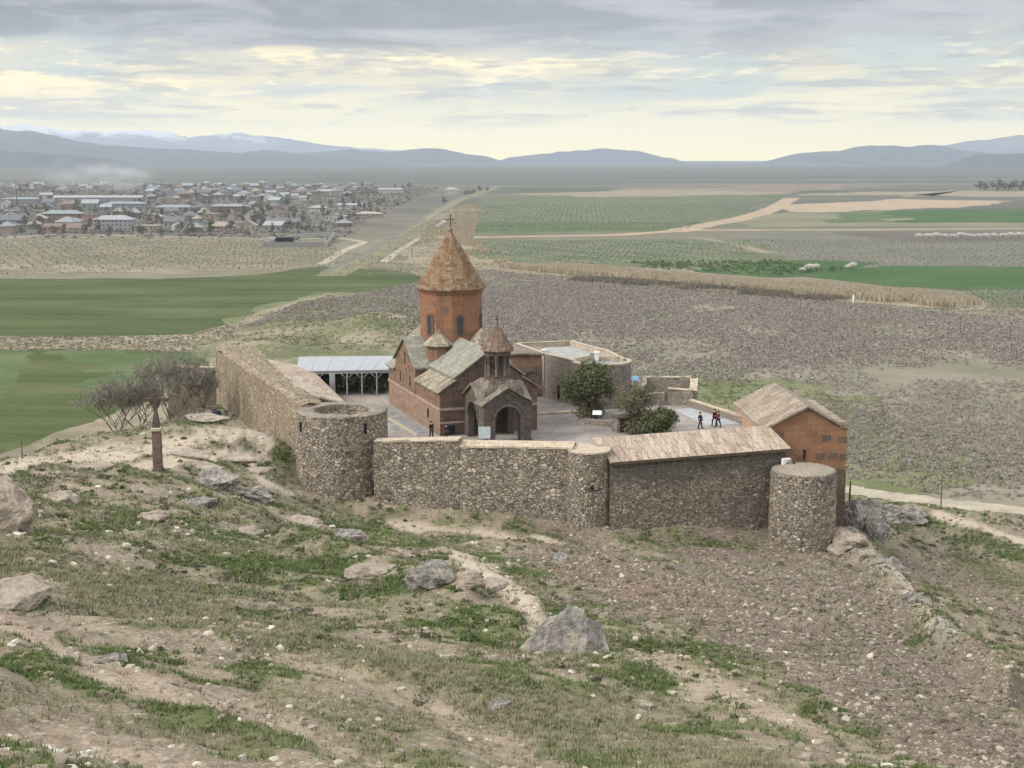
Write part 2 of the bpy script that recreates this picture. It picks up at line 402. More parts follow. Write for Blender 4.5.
patch = sstep(.50, .60, fbm(GX / 3.2, GY / 3.2, 31, 5, .6))
patch2 = sstep(.52, .62, fbm(GX / 2.0, GY / 2.0, 41, 5, .6))
foot = line_mask([(300, 500), (340, 517), (387, 522), (560, 537), (600, 545), (770, 549), (835, 566)], 5, .6, .5)
grass_a = np.clip(.6 * foot * patch2 + green * (.25 + .75 * patch) + .7 * patch2 * (1 - sandy) * (1 - track) * (1 - .8 * scree), 0, 1) * (1 - .75 * sandy) * (1 - .5 * track)
dry_a = np.clip(dry * (.45 + .55 * sstep(.35, .55, fbm(GX / 2.5, GY / 2.5, 51, 4))) + .4 * (1 - scree) * sstep(.5, .62, fbm(GX / 4, GY / 4, 61, 4)), 0, 1) * (1 - sandy) * (1 - track)
ledge = line_mask([(20, 450), (120, 440), (230, 440), (290, 470)], 26, .5)
spine = line_mask([(850, 545), (885, 585), (920, 625), (960, 665), (1010, 705)], 13, .9, .25)
bank = line_mask([(290, 540), (350, 560), (410, 585), (470, 600)], 12, .9, .4) * .9 + line_mask([(440, 555), (490, 580), (535, 615)], 12, .9, .8) * .55 + line_mask([(600, 655), (720, 690), (830, 735)], 10, .9, .8) * .22 + line_mask([(120, 480), (190, 492), (260, 520)], 9, .9, .4) * .7
uu, vv = GX * .8 + GY * .6, GX * .6 - GY * .8
rill = (fbm(uu / 1.5, vv / 14, 131, 4) - .5) * scree * 1.1 + (fbm(uu / 2.2, vv / 18, 141, 4) - .5) * .6 * (1 - scree)
right = sstep(0, 1, scree) * 0
GZ0 = GZ0 + spine * 1.6 + bank * 1.1 + rill
GZ = GZ0 + wn3 * 1.1 * (1 - .5 * sandy) + wn * .55 + wn2 * .16 + (fbm(GX / .45, GY / .45, 71, 3) - .5) * .09 * (1 - .4 * track)
terr = .45; GZs = np.floor(GZ / terr) * terr + terr * sstep(.55, 1, (GZ / terr) % 1)
GZ = GZ * (1 - ledge * .8) + GZs * ledge * .8
GZ = GZ - sandy * .12 - track * .15
near_walls = line_mask([(387, 522), (560, 535), (600, 541), (770, 543), (835, 562)], 16, jit=0)
court = np.array([(-17, 131), (-12.5, 128.5), (6, 125.5), (9, 125), (26, 131), (27, 126), (32, 128), (33.5, 136), (33.4, 151), (25.5, 151.5), (23.5, 147), (20, 156), (20, 162), (14, 166), (9, 176), (-2, 176), (-36, 175), (-25, 143)])
def inside(X, Y, poly):
    r = np.zeros(X.shape, bool); n = len(poly); j = n - 1
    for i in range(n):
        (xi, yi), (xj, yj) = poly[i], poly[j]
        r ^= ((yi > Y) != (yj > Y)) & (X < (xj - xi) * (Y - yi) / (yj - yi + 1e-12) + xi); j = i
    return r
INS = inside(GX, GY, court)
GZ = np.where(INS, np.minimum(GZ, 29.2), GZ)
SK = GZ.copy(); SK[0, :] -= 4; SK[:, 0] -= 4; SK[:, -1] -= 4      # the rim turns down into the ground
idx = np.arange(NR * NC).reshape(NR, NC)
faces = np.stack([idx[:-1, :-1], idx[:-1, 1:], idx[1:, 1:], idx[1:, :-1]], -1).reshape(-1, 4)

t = NT('hillside_soil'); o = t.obj()
n1 = t.noise(o, .5, 6, .65); n2 = t.noise(o, 3., 6, .7); n3 = t.noise(o, 14., 5, .7)
soil = t.ramp(t.math('ADD', t.math('MULTIPLY', n1, .5), t.math('MULTIPLY', n2, .5)), [(.34, (.125, .10, .070)), (.5, (.225, .182, .128)), (.66, (.36, .30, .225))])
sc = t.attr('scree')
soil = t.mix(sc, soil, t.ramp(n2, [(.3, (.095, .075, .058)), (.5, (.155, .122, .095)), (.7, (.22, .178, .14))]))
soil = t.mix(t.math('MULTIPLY', t.attr('reds'), t.step(n1, .3, .6)), soil, (.165, .108, .08))
soil = t.mix(t.attr('grey'), soil, t.ramp(n2, [(.3, (.22, .215, .205)), (.7, (.38, .36, .33))]))
soil = t.mix(t.math('MULTIPLY', t.attr('track'), t.step(n2, .2, .6)), soil, t.ramp(n1, [(.35, (.33, .245, .175)), (.65, (.48, .385, .295))]))
soil = t.mix(t.math('MULTIPLY', t.attr('sandy'), t.step(n2, .15, .5)), soil, t.ramp(n2, [(.3, (.38, .31, .235)), (.7, (.53, .45, .35))]))
# stones lying in the soil
for scl, thr, c in ((9., .62, (.50, .44, .37)), (4., .74, (.52, .47, .40)), (22., .5, (.40, .34, .28))):
    cc = t.sepc(t.vor(o, scl, out='Color')); dd = t.vor(o, scl)
    soil = t.mix(t.math('MULTIPLY', t.math('MULTIPLY', t.step(cc, thr, thr + .08), t.step(dd, .45, .3)), t.math('SUBTRACT', .85, t.math('MULTIPLY', t.attr('grass'), .6))), soil, t.mix(t.step(cc, thr, 1.), c, tuple(q * .55 for q in c)))
pb = t.vor(o, 34., out='Color'); soil = t.mix(t.math('MULTIPLY', t.attr('track'), .45), soil, t.mix(1., soil, t.ramp(t.sepc(pb), [(0, .35), (.6, 1.), (1, 1.)]), 'MULTIPLY'))
soil = t.mix(t.math('MULTIPLY', t.step(n3, .5, .75), .35), soil, (.13, .10, .075))
dr = t.ramp(n2, [(.3, (.105, .108, .058)), (.5, (.17, .165, .095)), (.7, (.265, .24, .155))])
soil = t.mix(t.math('MULTIPLY', t.attr('dry'), t.step(t.math('ADD', n2, t.math('MULTIPLY', n3, .5)), .5, .8)), soil, dr)
gr_ = t.ramp(n2, [(.28, (.05, .075, .022)), (.5, (.09, .122, .04)), (.72, (.165, .18, .075))])
soil = t.mix(t.math('MULTIPLY', t.attr('grass'), t.step(t.math('ADD', n2, t.math('MULTIPLY', n3, .5)), .45, .8)), soil, gr_)
t.col(soil); t.rough(.95)
t.bump(t.math('ADD', t.math('MULTIPLY', n2, .5), t.math('ADD', t.math('MULTIPLY', n3, .35), t.math('MULTIPLY', t.vor(o, 9.), -.3))), .9, .15)
hill = np_mesh('hillside', np.stack([GX, GY, SK], -1).reshape(-1, 3), faces, t.mat, smooth=True,
               attrs=dict(sandy=sandy.ravel(), track=track.ravel(), scree=scree.ravel(), reds=reds.ravel(), grey=grey.ravel(), grass=grass_a.ravel(), dry=dry_a.ravel()))
tag(hill, kind='structure')
# the same slope carried on round and behind the photographer
ax, ay = np.meshgrid(np.arange(-90, 91, 1.), np.arange(-40, 71, 1.), indexing='ij'); az_ = tps(ax, ay)
inm = (ay > 3) & (np.abs(ax) < .95 * (ay + 6) - 1.); ins_ = sstep(0, 4, np.minimum(ay - 4.5, .95 * (ay + 6) - np.abs(ax) - .5)); az_ = np.where(ay < -2, np.maximum(az_, 55.5), az_) + (fbm(ax / 5, ay / 5, 3, 4) - .5) * .55 + (fbm(ax / 14, ay / 14, 21, 3) - .5) * 1.1 - .1 - 1.2 * ins_
ai = np.arange(ax.size).reshape(ax.shape); zero = np.zeros(ax.size)
af = np.stack([ai[:-1, :-1], ai[1:, :-1], ai[1:, 1:], ai[:-1, 1:]], -1).reshape(-1, 4)
tag(np_mesh('hillside', np.stack([ax, ay, az_], -1).reshape(-1, 3), af, t.mat, smooth=True, attrs=dict(grass=.5 * sstep(.48, .6, fbm(ax / 4, ay / 4, 31, 4)).ravel(), dry=.4 + zero, track=zero, sandy=zero, scree=zero, reds=zero, grey=zero)), kind='structure')

# ---------------------------------------------------------------- scatter on the slope
VIS = (GY > 7) & (GY < 240) & (np.abs(GR) < .52) & ~INS
def sample(arr, ri, ci):
    i = np.clip(ri.astype(int), 0, NR - 2); j = np.clip(ci.astype(int), 0, NC - 2); a = ri - i; b = ci - j
    return (arr[i, j] * (1 - b) + arr[i, j + 1] * b) * (1 - a) + (arr[i + 1, j] * (1 - b) + arr[i + 1, j + 1] * b) * a
def pick(n, W):
    w = np.where(VIS, W, 0)[:-1, :-1].ravel(); w = w / w.sum()
    k = rng.choice(len(w), n, p=w); ri = k // (NC - 1) + rng.random(n); ci = k % (NC - 1) + rng.random(n)
    return sample(GX, ri, ci), sample(GY, ri, ci), sample(GZ, ri, ci)
def ground(X, Y):
    X = float(X); Y = float(Y)
    ri = math.log(Y / 4.0) / math.log(330 / 4.0) * (NR - 1); r = X / (Y + 6); ci = np.interp(r, gr, np.arange(NC))
    return float(sample(GZ, np.array([ri]), np.array([ci]))[0])
area = np.gradient(GX, axis=1) * np.gradient(GY, axis=0)     # world area per vertex
scr = area / (GY ** 1.3)                                        # between even on the ground and even in view

ico = None
def rock_field(name, n, W, smin, smax, pw, mats, sink=.25, flat=.65):
    global ico
    X, Y, Z = pick(n, W)
    ph = (1 + 5 ** .5) / 2
    v = np.array([(-1, ph, 0), (1, ph, 0), (-1, -ph, 0), (1, -ph, 0), (0, -1, ph), (0, 1, ph), (0, -1, -ph), (0, 1, -ph), (ph, 0, -1), (ph, 0, 1), (-ph, 0, -1), (-ph, 0, 1)]) / 1.9
    f = np.array([(0, 11, 5), (0, 5, 1), (0, 1, 7), (0, 7, 10), (0, 10, 11), (1, 5, 9), (5, 11, 4), (11, 10, 2), (10, 7, 6), (7, 1, 8), (3, 9, 4), (3, 4, 2), (3, 2, 6), (3, 6, 8), (3, 8, 9), (4, 9, 5), (2, 4, 11), (6, 2, 10), (8, 6, 7), (9, 8, 1)])
    s = smin + (smax - smin) * rng.random(n) ** pw; s = s * np.clip(.5 + Y / 80, .5, 1.5)
    V = v[None] * (1 + .38 * (rng.random((n, 12, 1)) - .5) * 2) * s[:, None, None] * (.6 + .8 * rng.random((n, 1, 3))) * np.array([1, 1, flat])
    a = rng.random(n) * 2 * PI; c, q = np.cos(a)[:, None], np.sin(a)[:, None]
    V = np.stack([V[..., 0] * c - V[..., 1] * q, V[..., 0] * q + V[..., 1] * c, V[..., 2]], -1)
    V += np.stack([X, Y, Z + s * sink * .5], -1)[:, None, :]
    Fc = (f[None] + (np.arange(n) * 12)[:, None, None]).reshape(-1, 3)
    ob = np_mesh(name, V.reshape(-1, 3), Fc, mats, attrs=dict(tint=np.repeat(rng.random(n), 12)))
    return tag(ob, kind='stuff')
t = NT('loose_stone'); o = t.obj()
st = t.ramp(t.attr('tint'), [(0, (.15, .122, .095)), (.4, (.27, .228, .178)), (.75, (.37, .322, .262)), (.93, (.50, .45, .385)), (1, (.58, .54, .48))])
t.col(t.mix(t.math('MULTIPLY', t.step(t.noise(o, 6, 4), .45, .7), .35), st, (.17, .145, .12))); t.bump(t.noise(o, 18, 4), .5, .04)
M['stone'] = t.mat
t = NT('scree_stone'); o = t.obj()
st = t.ramp(t.attr('tint'), [(0, (.09, .072, .058)), (.5, (.165, .132, .104)), (.9, (.24, .20, .16)), (1, (.44, .40, .34))])
t.col(t.mix(t.math('MULTIPLY', t.step(t.noise(o, 6, 4), .45, .7), .35), st, (.11, .085, .065)))
M['scree'] = t.mat
RF = tag(rock_field('rubble', 46000, scr * (.3 + .9 * track * (PY < 735) + 2.2 * sstep(.52, .64, fbm(GX / 4, GY / 4, 81, 4)) + .4 * sandy) * (1 - .6 * scree) * (1 - .6 * dry), .012, .15, 6.5, M['stone']),
   'pale loose stones strewn over the grassy foreground slope', 'stones')
tag(rock_field('scree', 60000, area / GY ** .7 * scree, .022, .12, 5.5, M['scree']), 'brown broken stones of the scree slope under the fortress wall', 'scree')

def cards(C, n, rad, size, up=.6, flat=1., tr=None):
    """n small leaf faces round each centre; returns verts, faces, tint"""
    N = len(C); rad = np.broadcast_to(np.asarray(rad, float), (N,))[:, None]
    d = rng.normal(size=(N, n, 3)); d /= np.linalg.norm(d, axis=-1, keepdims=True); d[..., 2] = np.abs(d[..., 2]) * flat
    r = rng.random((N, n)) ** .45
    P = C[:, None, :] + d * (r * rad)[..., None]
    sz = (size * (.6 + .8 * rng.random((N, n))))[..., None]
    if np.ndim(size) == 1: pass
    a = rng.normal(size=(N, n, 3)); a /= np.linalg.norm(a, axis=-1, keepdims=True)
    b = np.cross(a, d + .3 * rng.normal(size=(N, n, 3))); b /= np.linalg.norm(b, axis=-1, keepdims=True) + 1e-9
    V = np.stack([P - a * sz - b * sz * .45, P + a * sz * .3 - b * sz * .6, P + a * sz + b * sz * .3, P - a * sz * .2 + b * sz * .6], 2)
    return V.reshape(-1, 3), np.arange(N * n * 4).reshape(-1, 4)
def tufts(name, n, W, h, cols, blades=7, spread=.5, wid=.05):
    X, Y, Z = pick(n, W); C = np.stack([X, Y, Z - .02], -1)
    k = np.clip(.5 + Y / 60, .6, 2.2)
    hh = h * (.5 + rng.random((n, blades))) * k[:, None]
    a = rng.random((n, blades)) * 2 * PI; dirv = np.stack([np.cos(a), np.sin(a), 0 * a], -1)
    base = C[:, None] + dirv * (rng.random((n, blades)) * spread * h * k[:, None])[..., None]
    tip = base + dirv * (hh * (.2 + .6 * rng.random((n, blades))))[..., None] + np.array([0, 0, 1]) * hh[..., None]
    side = np.stack([-np.sin(a), np.cos(a), 0 * a], -1) * (wid * k)[:, None, None]
    V = np.stack([base - side, base + side, tip], 2).reshape(-1, 3)
    m = leafy(name + '_blades', cols)
    tint = np.repeat(np.clip(rng.random((n, 1)) * .7 + rng.random((n, blades)) * .3, 0, 1).ravel(), 3)
    return tag(np_mesh(name, V, np.arange(n * blades * 3).reshape(-1, 3), m, attrs=dict(tint=tint)), kind='stuff')
tag(tufts('grass', 60000, scr * (grass_a ** 1.2) * (.4 + patch), .09, [(.045, .07, .018), (.075, .11, .032), (.11, .145, .05), (.175, .195, .09)], 9, 1.1, .014), 'short green spring grass in patches on the slope', 'grass')
tag(tufts('dry_grass', 60000, scr * np.clip(dry_a ** 1.1 + .04, 0, 1), .10, [(.10, .105, .058), (.16, .158, .092), (.235, .22, .14), (.33, .30, .21)], 9, 1.1, .012), 'grey olive dry grass in a band across the slope', 'grass')
def shrubs(name, n, W, rmin, rmax, cols, nl=26):
    X, Y, Z = pick(n, W); r = rmin + (rmax - rmin) * rng.random(n) ** 2
    V, Fc = cards(np.stack([X, Y, Z], -1), nl, r, np.clip(.012 + Y * .00075, .02, .1)[:, None], flat=.75)
    V = V.reshape(n, nl * 4, 3)
    tint = np.repeat(np.clip(np.repeat(rng.random(n), nl) * .6 + rng.random(n * nl) * .4, 0, 1), 4)
    return tag(np_mesh(name, V.reshape(-1, 3), Fc, leafy(name + '_twigs', cols), attrs=dict(tint=tint)), kind='stuff')
tag(shrubs('cushion_shrubs', 2600, area / GY * sstep(28, 60, GY) * (.25 + 1.3 * sstep(.5, .6, fbm(GX / 7, GY / 7, 91, 4))) * (1 - .8 * scree) * (1 - sandy) * (1 - .8 * track), .14, .50, [(.075, .072, .048), (.13, .12, .082), (.20, .18, .13), (.25, .22, .17)], 60), 'low grey brown cushion shrubs dotted over the slope', 'shrubs')
tag(shrubs('green_shrubs', 1100, area / GY * (.1 + grass_a) * (1 - .9 * scree) * (GY > 30), .12, .42, [(.04, .05, .022), (.075, .09, .04), (.115, .13, .062)], 60), 'low green leafy clumps on the slope', 'shrubs')
# ================================================================ PLAIN, FIELDS
def struct(o): return tag(o, kind='structure')
t = NT('plain_soil'); o = t.world(); x, y, z = t.sep(o)
a = t.noise(o, .004, 6, .65); b = t.noise(o, .05, 6, .7); c = t.noise(t.comb(t.math('MULTIPLY', x, .0007), t.math('MULTIPLY', y, .0022), 0.), 1., 6, .7, .2)
near = t.ramp(t.math('ADD', t.math('MULTIPLY', a, .5), t.math('MULTIPLY', b, .5)), [(.33, (.10, .105, .058)), (.45, (.145, .135, .09)), (.55, (.19, .172, .122)), (.68, (.27, .235, .17))])
farc = t.ramp(c, [(.3, (.045, .062, .05)), (.42, (.09, .095, .075)), (.5, (.07, .08, .06)), (.56, (.16, .14, .105)), (.66, (.085, .09, .075)), (.8, (.20, .17, .13))])
# field strips far away
vb = t.node('TexBrick'); t.put(vb.inputs['Vector'], t.comb(t.math('ADD', x, t.math('MULTIPLY', a, 300.)), t.math('MULTIPLY', y, 1.), 0.)); vb.inputs['Scale'].default_value = 1
vb.inputs['Brick Width'].default_value = 900; vb.inputs['Row Height'].default_value = 210; vb.inputs['Mortar Size'].default_value = 0
vb.inputs['Color1'].default_value = (0, 0, 0, 1); vb.inputs['Color2'].default_value = (1, 1, 1, 1)
strip = t.ramp(t.sepc(vb.outputs['Color']), [(0, (.05, .072, .04)), (.3, (.085, .085, .065)), (.5, (.12, .11, .08)), (.7, (.07, .08, .055)), (.86, (.19, .155, .11)), (1, (.06, .09, .045))])
farc = t.mix(.5, farc, strip)
t.col(t.mix(t.step(y, 700, 1500), near, farc)); t.rough(1.)
t.bump(b, .6, .5)
PL = 21600
xs = np.r_[-PL, -12000, -5000, -2000, np.arange(-1000, 1001, 125), 2000, 5000, 12000, PL]; ys = np.r_[-600, np.arange(0, 1001, 125), 2000, 4000, 8000, PL]
XX, YY = np.meshgrid(xs, ys); nx = len(xs); ii = np.arange(XX.size).reshape(XX.shape)
fc = np.stack([ii[:-1, :-1], ii[:-1, 1:], ii[1:, 1:], ii[1:, :-1]], -1).reshape(-1, 4)
struct(np_mesh('plain', np.stack([XX, YY, 0 * XX], -1).reshape(-1, 3), fc, t.mat))

def fmat(name, cols, sc=.08, rows=None, fine=.9, sx=1.):
    t = NT(name); o = t.world(); o = t.scale(o, (sx, 1, 1)) if sx != 1 else o; x, y, z = t.sep(o)
    n = t.math('ADD', t.math('MULTIPLY', t.noise(o, sc, 5, .6), .6), t.math('MULTIPLY', t.noise(o, fine, 4, .7), .4))
    k = len(cols); c = t.ramp(n, [(.38 + .24 * i / (k - 1), q) for i, q in enumerate(cols)])
    if rows:
        ang, per, rc, amt = rows
        u = t.math('ADD', t.math('MULTIPLY', x, math.cos(ang)), t.math('MULTIPLY', y, math.sin(ang)))
        f = t.math('ABSOLUTE', t.math('SUBTRACT', t.math('FRACT', t.math('MULTIPLY', u, 1 / per)), .5))
        c = t.mix(t.math('MULTIPLY', t.step(f, .30, .42), amt), c, rc)
    t.col(c); t.rough(1.); t.bump(n, .5, .4); return t.mat
G1 = fmat('wheat_green', [(.026, .044, .008), (.042, .062, .014), (.062, .080, .024), (.105, .108, .045)], .035, (1.35, 14., (.075, .09, .03), .45), sx=.3)
G1b = fmat('young_green', [(.045, .08, .022), (.07, .105, .036), (.12, .13, .065)], .03)
G2 = fmat('bright_green', [(.026, .066, .012), (.04, .085, .02), (.06, .10, .03)], .02)
TAN = fmat('dry_tan', [(.145, .13, .085), (.22, .19, .13), (.31, .26, .185)], .05)
TANG = fmat('tan_dry_vineyard', [(.125, .115, .075), (.175, .155, .105), (.235, .20, .145)], .03, (.15, 3.2, (.11, .12, .065), .45))
DIRT = fmat('dirt_road', [(.24, .185, .125), (.32, .25, .17), (.38, .305, .215)], .05)
PALE = fmat('pale_track', [(.25, .22, .17), (.32, .285, .225), (.38, .34, .275)], .1)
VIN = fmat('vineyard_ground', [(.06, .085, .04), (.10, .115, .06), (.15, .145, .09)], .03)
VING = fmat('grey_vineyard_ground', [(.10, .10, .075), (.135, .13, .10), (.17, .155, .12)], .02, (1.2, 4., (.085, .095, .06), .5))
SAGE = fmat('sagebrush_soil', [(.125, .128, .075), (.165, .155, .108), (.20, .18, .138), (.245, .218, .17)], .03)
GSAGE = fmat('grassy_soil', [(.085, .105, .045), (.125, .14, .065), (.19, .18, .105)], .05)
ROAD = fmat('asphalt_road', [(.09, .09, .085), (.12, .12, .115)], .1)
PLOUGH = fmat('ploughed', [(.13, .105, .08), (.18, .145, .11), (.23, .19, .145)], .02)
_z = [0.]
FP = {}
def field(name, pts, m, jit=.5, z=None):
    _z[0] += .005; z = _z[0] if z is None else z
    W = [at_z(*p, z) for p in pts]; out = []; cum = 0; sd_ = len(FP) * 3 + 1; dm = sum(W, Vector()).length / len(W)
    for a, b in zip(W, W[1:] + W[:1]):
        L = (b - a).length; n = int(min(90, max(3, L / (dm * .006))))
        nrm = Vector((-(b - a).y, (b - a).x, 0)).normalized()
        cum += L / (dm * .05)
        for k in range(n):
            f = k / n; p = a.lerp(b, f)
            out.append(p + nrm * (0 if k == 0 else ((float(fbm(cum + f * L / (dm * .05), sd_, 77, 6)) - .5) * jit * dm * .02)))
    me = bpy.data.meshes.new(name); me.from_pydata([(p.x, p.y, z) for p in out], [], [list(range(len(out)))]); me.update()
    FP[len(FP)] = np.array([(p.x, p.y) for p in W])
    return struct(link(name, me, m))
def ribbon(name, pts, w, m, z=None):
    """road of constant real width through ground points"""
    _z[0] += .005; z = _z[0] if z is None else z
    P = [at_z(*p, z) for p in pts]; Q = []
    for a, b in zip(P[:-1], P[1:]): Q += [a.lerp(b, k / 8) for k in range(8)]
    Q.append(P[-1])
    for _ in range(3): Q = [Q[0]] + [(Q[i - 1] + Q[i] * 2 + Q[i + 1]) / 4 for i in range(1, len(Q) - 1)] + [Q[-1]]
    vs = []
    for i, p in enumerate(Q):
        d = (Q[min(i + 1, len(Q) - 1)] - Q[max(i - 1, 0)]); d.z = 0; d.normalize(); s = Vector((-d.y, d.x, 0)) * w * .5 * (1 + .25 * (random.random() - .5))
        vs += [p + s, p - s]
    fs = [(2 * i + 1, 2 * i + 3, 2 * i + 2, 2 * i) for i in range(len(Q) - 1)]
    me = bpy.data.meshes.new(name); me.from_pydata([(v.x, v.y, z) for v in vs], [], fs); me.update()
    return struct(link(name, me, m))
field('sagebrush_ground', [(300, 300), (420, 272), (480, 268), (620, 285), (800, 298), (1100, 320), (1200, 520), (700, 520), (560, 380), (430, 340), (330, 330)], SAGE, 2)
field('sagebrush_ground', [(620, 372), (700, 362), (860, 395), (900, 430), (1010, 480), (900, 500), (760, 470), (640, 400)], GSAGE, 4)
field('village_ground', [(-100, 238), (-100, 185), (200, 183), (460, 186), (440, 200), (350, 240)], fmat('village_earth', [(.07, .072, .055), (.115, .105, .085), (.17, .15, .12)], .015), 8)
field('dry_field', [(-160, 276), (-120, 238), (120, 236), (330, 240), (372, 258), (318, 267), (250, 274), (160, 279)], TANG, 2)
field('dry_field_strip', [(-100, 262), (120, 265), (205, 270), (190, 273), (60, 271), (-100, 269)], TAN, 2)
field('green_field', [(-200, 277), (160, 279), (250, 275), (322, 266), (405, 272), (440, 280), (420, 293), (340, 292), (270, 308), (235, 322), (195, 334), (60, 337), (-200, 336)], G1, 1)
field('young_field_edge', [(255, 312), (310, 292), (420, 292), (470, 300), (430, 340), (330, 352), (235, 345), (210, 333)], GSAGE, 2)
field('dry_strip', [(-200, 337), (60, 338), (196, 335), (240, 322), (268, 309), (330, 294), (345, 299), (290, 316), (250, 338), (215, 352), (120, 349), (-200, 349)], TAN, .8)
field('green_field_near', [(-200, 350), (120, 350), (218, 353), (205, 372), (150, 395), (95, 420), (30, 445), (-60, 470), (-320, 470)], G1, .6)
field('young_green_patch', [(-200, 350), (10, 350), (25, 362), (10, 385), (-30, 392), (-200, 392)], G1b, 2)
field('young_green_patch', [(20, 351), (218, 353), (190, 378), (120, 395), (95, 372), (50, 362)], G1b, 3)
field('field_margin', [(218, 353), (205, 372), (150, 395), (95, 420), (30, 445), (10, 470), (90, 470), (200, 420), (240, 360)], TAN, 1)
# diagonal road on its bank
ribbon('road_bank', [(330, 276), (388, 248), (426, 222), (455, 202), (500, 186)], 16, fmat('bank_grass', [(.12, .125, .065), (.17, .165, .095), (.22, .20, .13)], .05))
ribbon('road', [(322, 273), (380, 246), (420, 220), (450, 201), (496, 185), (560, 178)], 4.5, fmat('worn_road', [(.12, .115, .095), (.16, .15, .125)], .1))
ribbon('track', [(322, 264), (345, 250), (366, 242), (340, 238), (290, 239), (140, 236)], 6, PALE)
ribbon('track', [(384, 262), (400, 250), (432, 230), (468, 204)], 5, PALE)
ribbon('village_lane', [(-40, 240), (60, 234), (140, 236)], 8, PALE)
field('reed_ground', [(392, 262), (398, 250), (418, 244), (440, 240), (470, 243), (520, 262), (600, 270), (480, 272)], TAN, 3)
field('sandy_patch', [(428, 237), (440, 226), (462, 224), (470, 232), (452, 240)], TAN, 4)
field('sandy_patch', [(450, 216), (460, 206), (474, 204), (472, 214), (462, 219)], TAN, 4)
# vineyards right of the road
field('vineyard_ground', [(478, 204), (500, 196), (660, 196), (790, 192), (740, 214), (690, 231), (470, 235)], VIN, 2)
field('pale_strip', [(500, 194), (620, 190), (800, 190), (790, 194), (600, 197)], TAN, 3)
field('vineyard_green_strip', [(474, 222), (700, 222), (690, 230), (470, 233)], G1b, 1)
field('vineyard_lower_ground', [(470, 240), (640, 240), (760, 240), (860, 270), (700, 268), (560, 265), (478, 258)], VIN, 2)
field('grey_field', [(720, 234), (1120, 233), (1180, 268), (860, 272), (770, 250)], VING, 2)
field('pale_green_field', [(755, 216), (800, 212), (1120, 208), (1130, 226), (740, 227)], fmat('pale_green', [(.12, .125, .075), (.165, .16, .10), (.20, .185, .125)], .01), 2)
field('bright_field', [(880, 211), (1120, 208), (1130, 222), (905, 223)], G2, 2)
field('bright_field', [(840, 213), (884, 212), (900, 222), (830, 223)], G1b, 2)
field('tan_field', [(790, 205), (900, 199), (1010, 201), (960, 207), (860, 210), (800, 212)], DIRT, 2)
field('tan_field', [(800, 194), (950, 190), (1100, 192), (1100, 197), (900, 197)], TAN, 6)
field('ploughed_field', [(640, 190), (760, 184), (900, 186), (800, 192)], PLOUGH, 6)
field('ploughed_field', [(830, 232), (1120, 231), (1130, 240), (915, 242)], fmat('dark_plough', [(.085, .08, .065), (.12, .105, .085)], .02), 2)
ribbon('dirt_road', [(440, 238), (520, 236.5), (620, 235), (690, 230), (760, 230), (900, 229.5), (1150, 227)], 19, DIRT)
ribbon('dirt_road', [(672, 232), (700, 226), (735, 220), (765, 212), (778, 206), (792, 198)], 22, DIRT)
ribbon('farm_track', [(700, 238), (735, 244), (768, 253)], 9, TAN)
field('green_field_right', [(850, 270), (880, 266), (1130, 268), (1160, 291), (960, 290), (900, 287), (800, 276)], G2, 1)
field('green_strip', [(730, 264), (800, 260), (880, 262), (860, 270), (780, 277), (700, 272)], G2, 1)
field('vine_ground', [(965, 290), (1160, 292), (1200, 314), (985, 306)], VIN, 1)
field('reed_ground', [(480, 266), (560, 264), (640, 270), (740, 278), (860, 286), (960, 296), (985, 305), (960, 311), (880, 304), (760, 293), (640, 283), (560, 276), (490, 275)], TAN, 2)
ribbon('railway_bed', [(470, 272), (560, 281), (700, 296), (860, 312), (1060, 330)], 5, fmat('ballast', [(.15, .135, .11), (.21, .19, .16)], .1))
ribbon('track', [(640, 286), (760, 300), (900, 320), (1060, 344)], 3, SAGE)

def draped(name, pts, w, m):
    P = [Vector((*at_z(*p, 1.)[:2], 0)) for p in pts]; Q = []
    for a, b in zip(P[:-1], P[1:]): Q += [a.lerp(b, k / 10) for k in range(10)]
    for _ in range(4): Q = [Q[0]] + [(Q[i - 1] + Q[i] * 2 + Q[i + 1]) / 4 for i in range(1, len(Q) - 1)] + [Q[-1]]
    vs = []; nk = 6
    for i, p in enumerate(Q):
        d = (Q[min(i + 1, len(Q) - 1)] - Q[max(i - 1, 0)]).normalized(); s = Vector((-d.y, d.x, 0)); a_, b_ = [w * .5 * (1 + .5 * (random.random() - .5)) for _ in range(2)]
        for k in range(nk + 1):
            q = p + s * (-a_ + (a_ + b_) * k / nk); vs.append((q.x, q.y, max(ground(q.x, q.y) if q.y < 320 else 0, .06) + .04))
    fs = [(i * (nk + 1) + k, (i + 1) * (nk + 1) + k, (i + 1) * (nk + 1) + k + 1, i * (nk + 1) + k + 1) for i in range(len(Q) - 1) for k in range(nk)]
    me = bpy.data.meshes.new(name); me.from_pydata(vs, [], fs); me.update(); return struct(link(name, me, m))
draped('path', [(815, 481), (840, 484), (862, 486.5), (900, 492), (940, 498), (985, 502), (1060, 509)], 6.5, fmat('path_dust', [(.25, .22, .165), (.33, .29, .225), (.39, .345, .27)], .15))

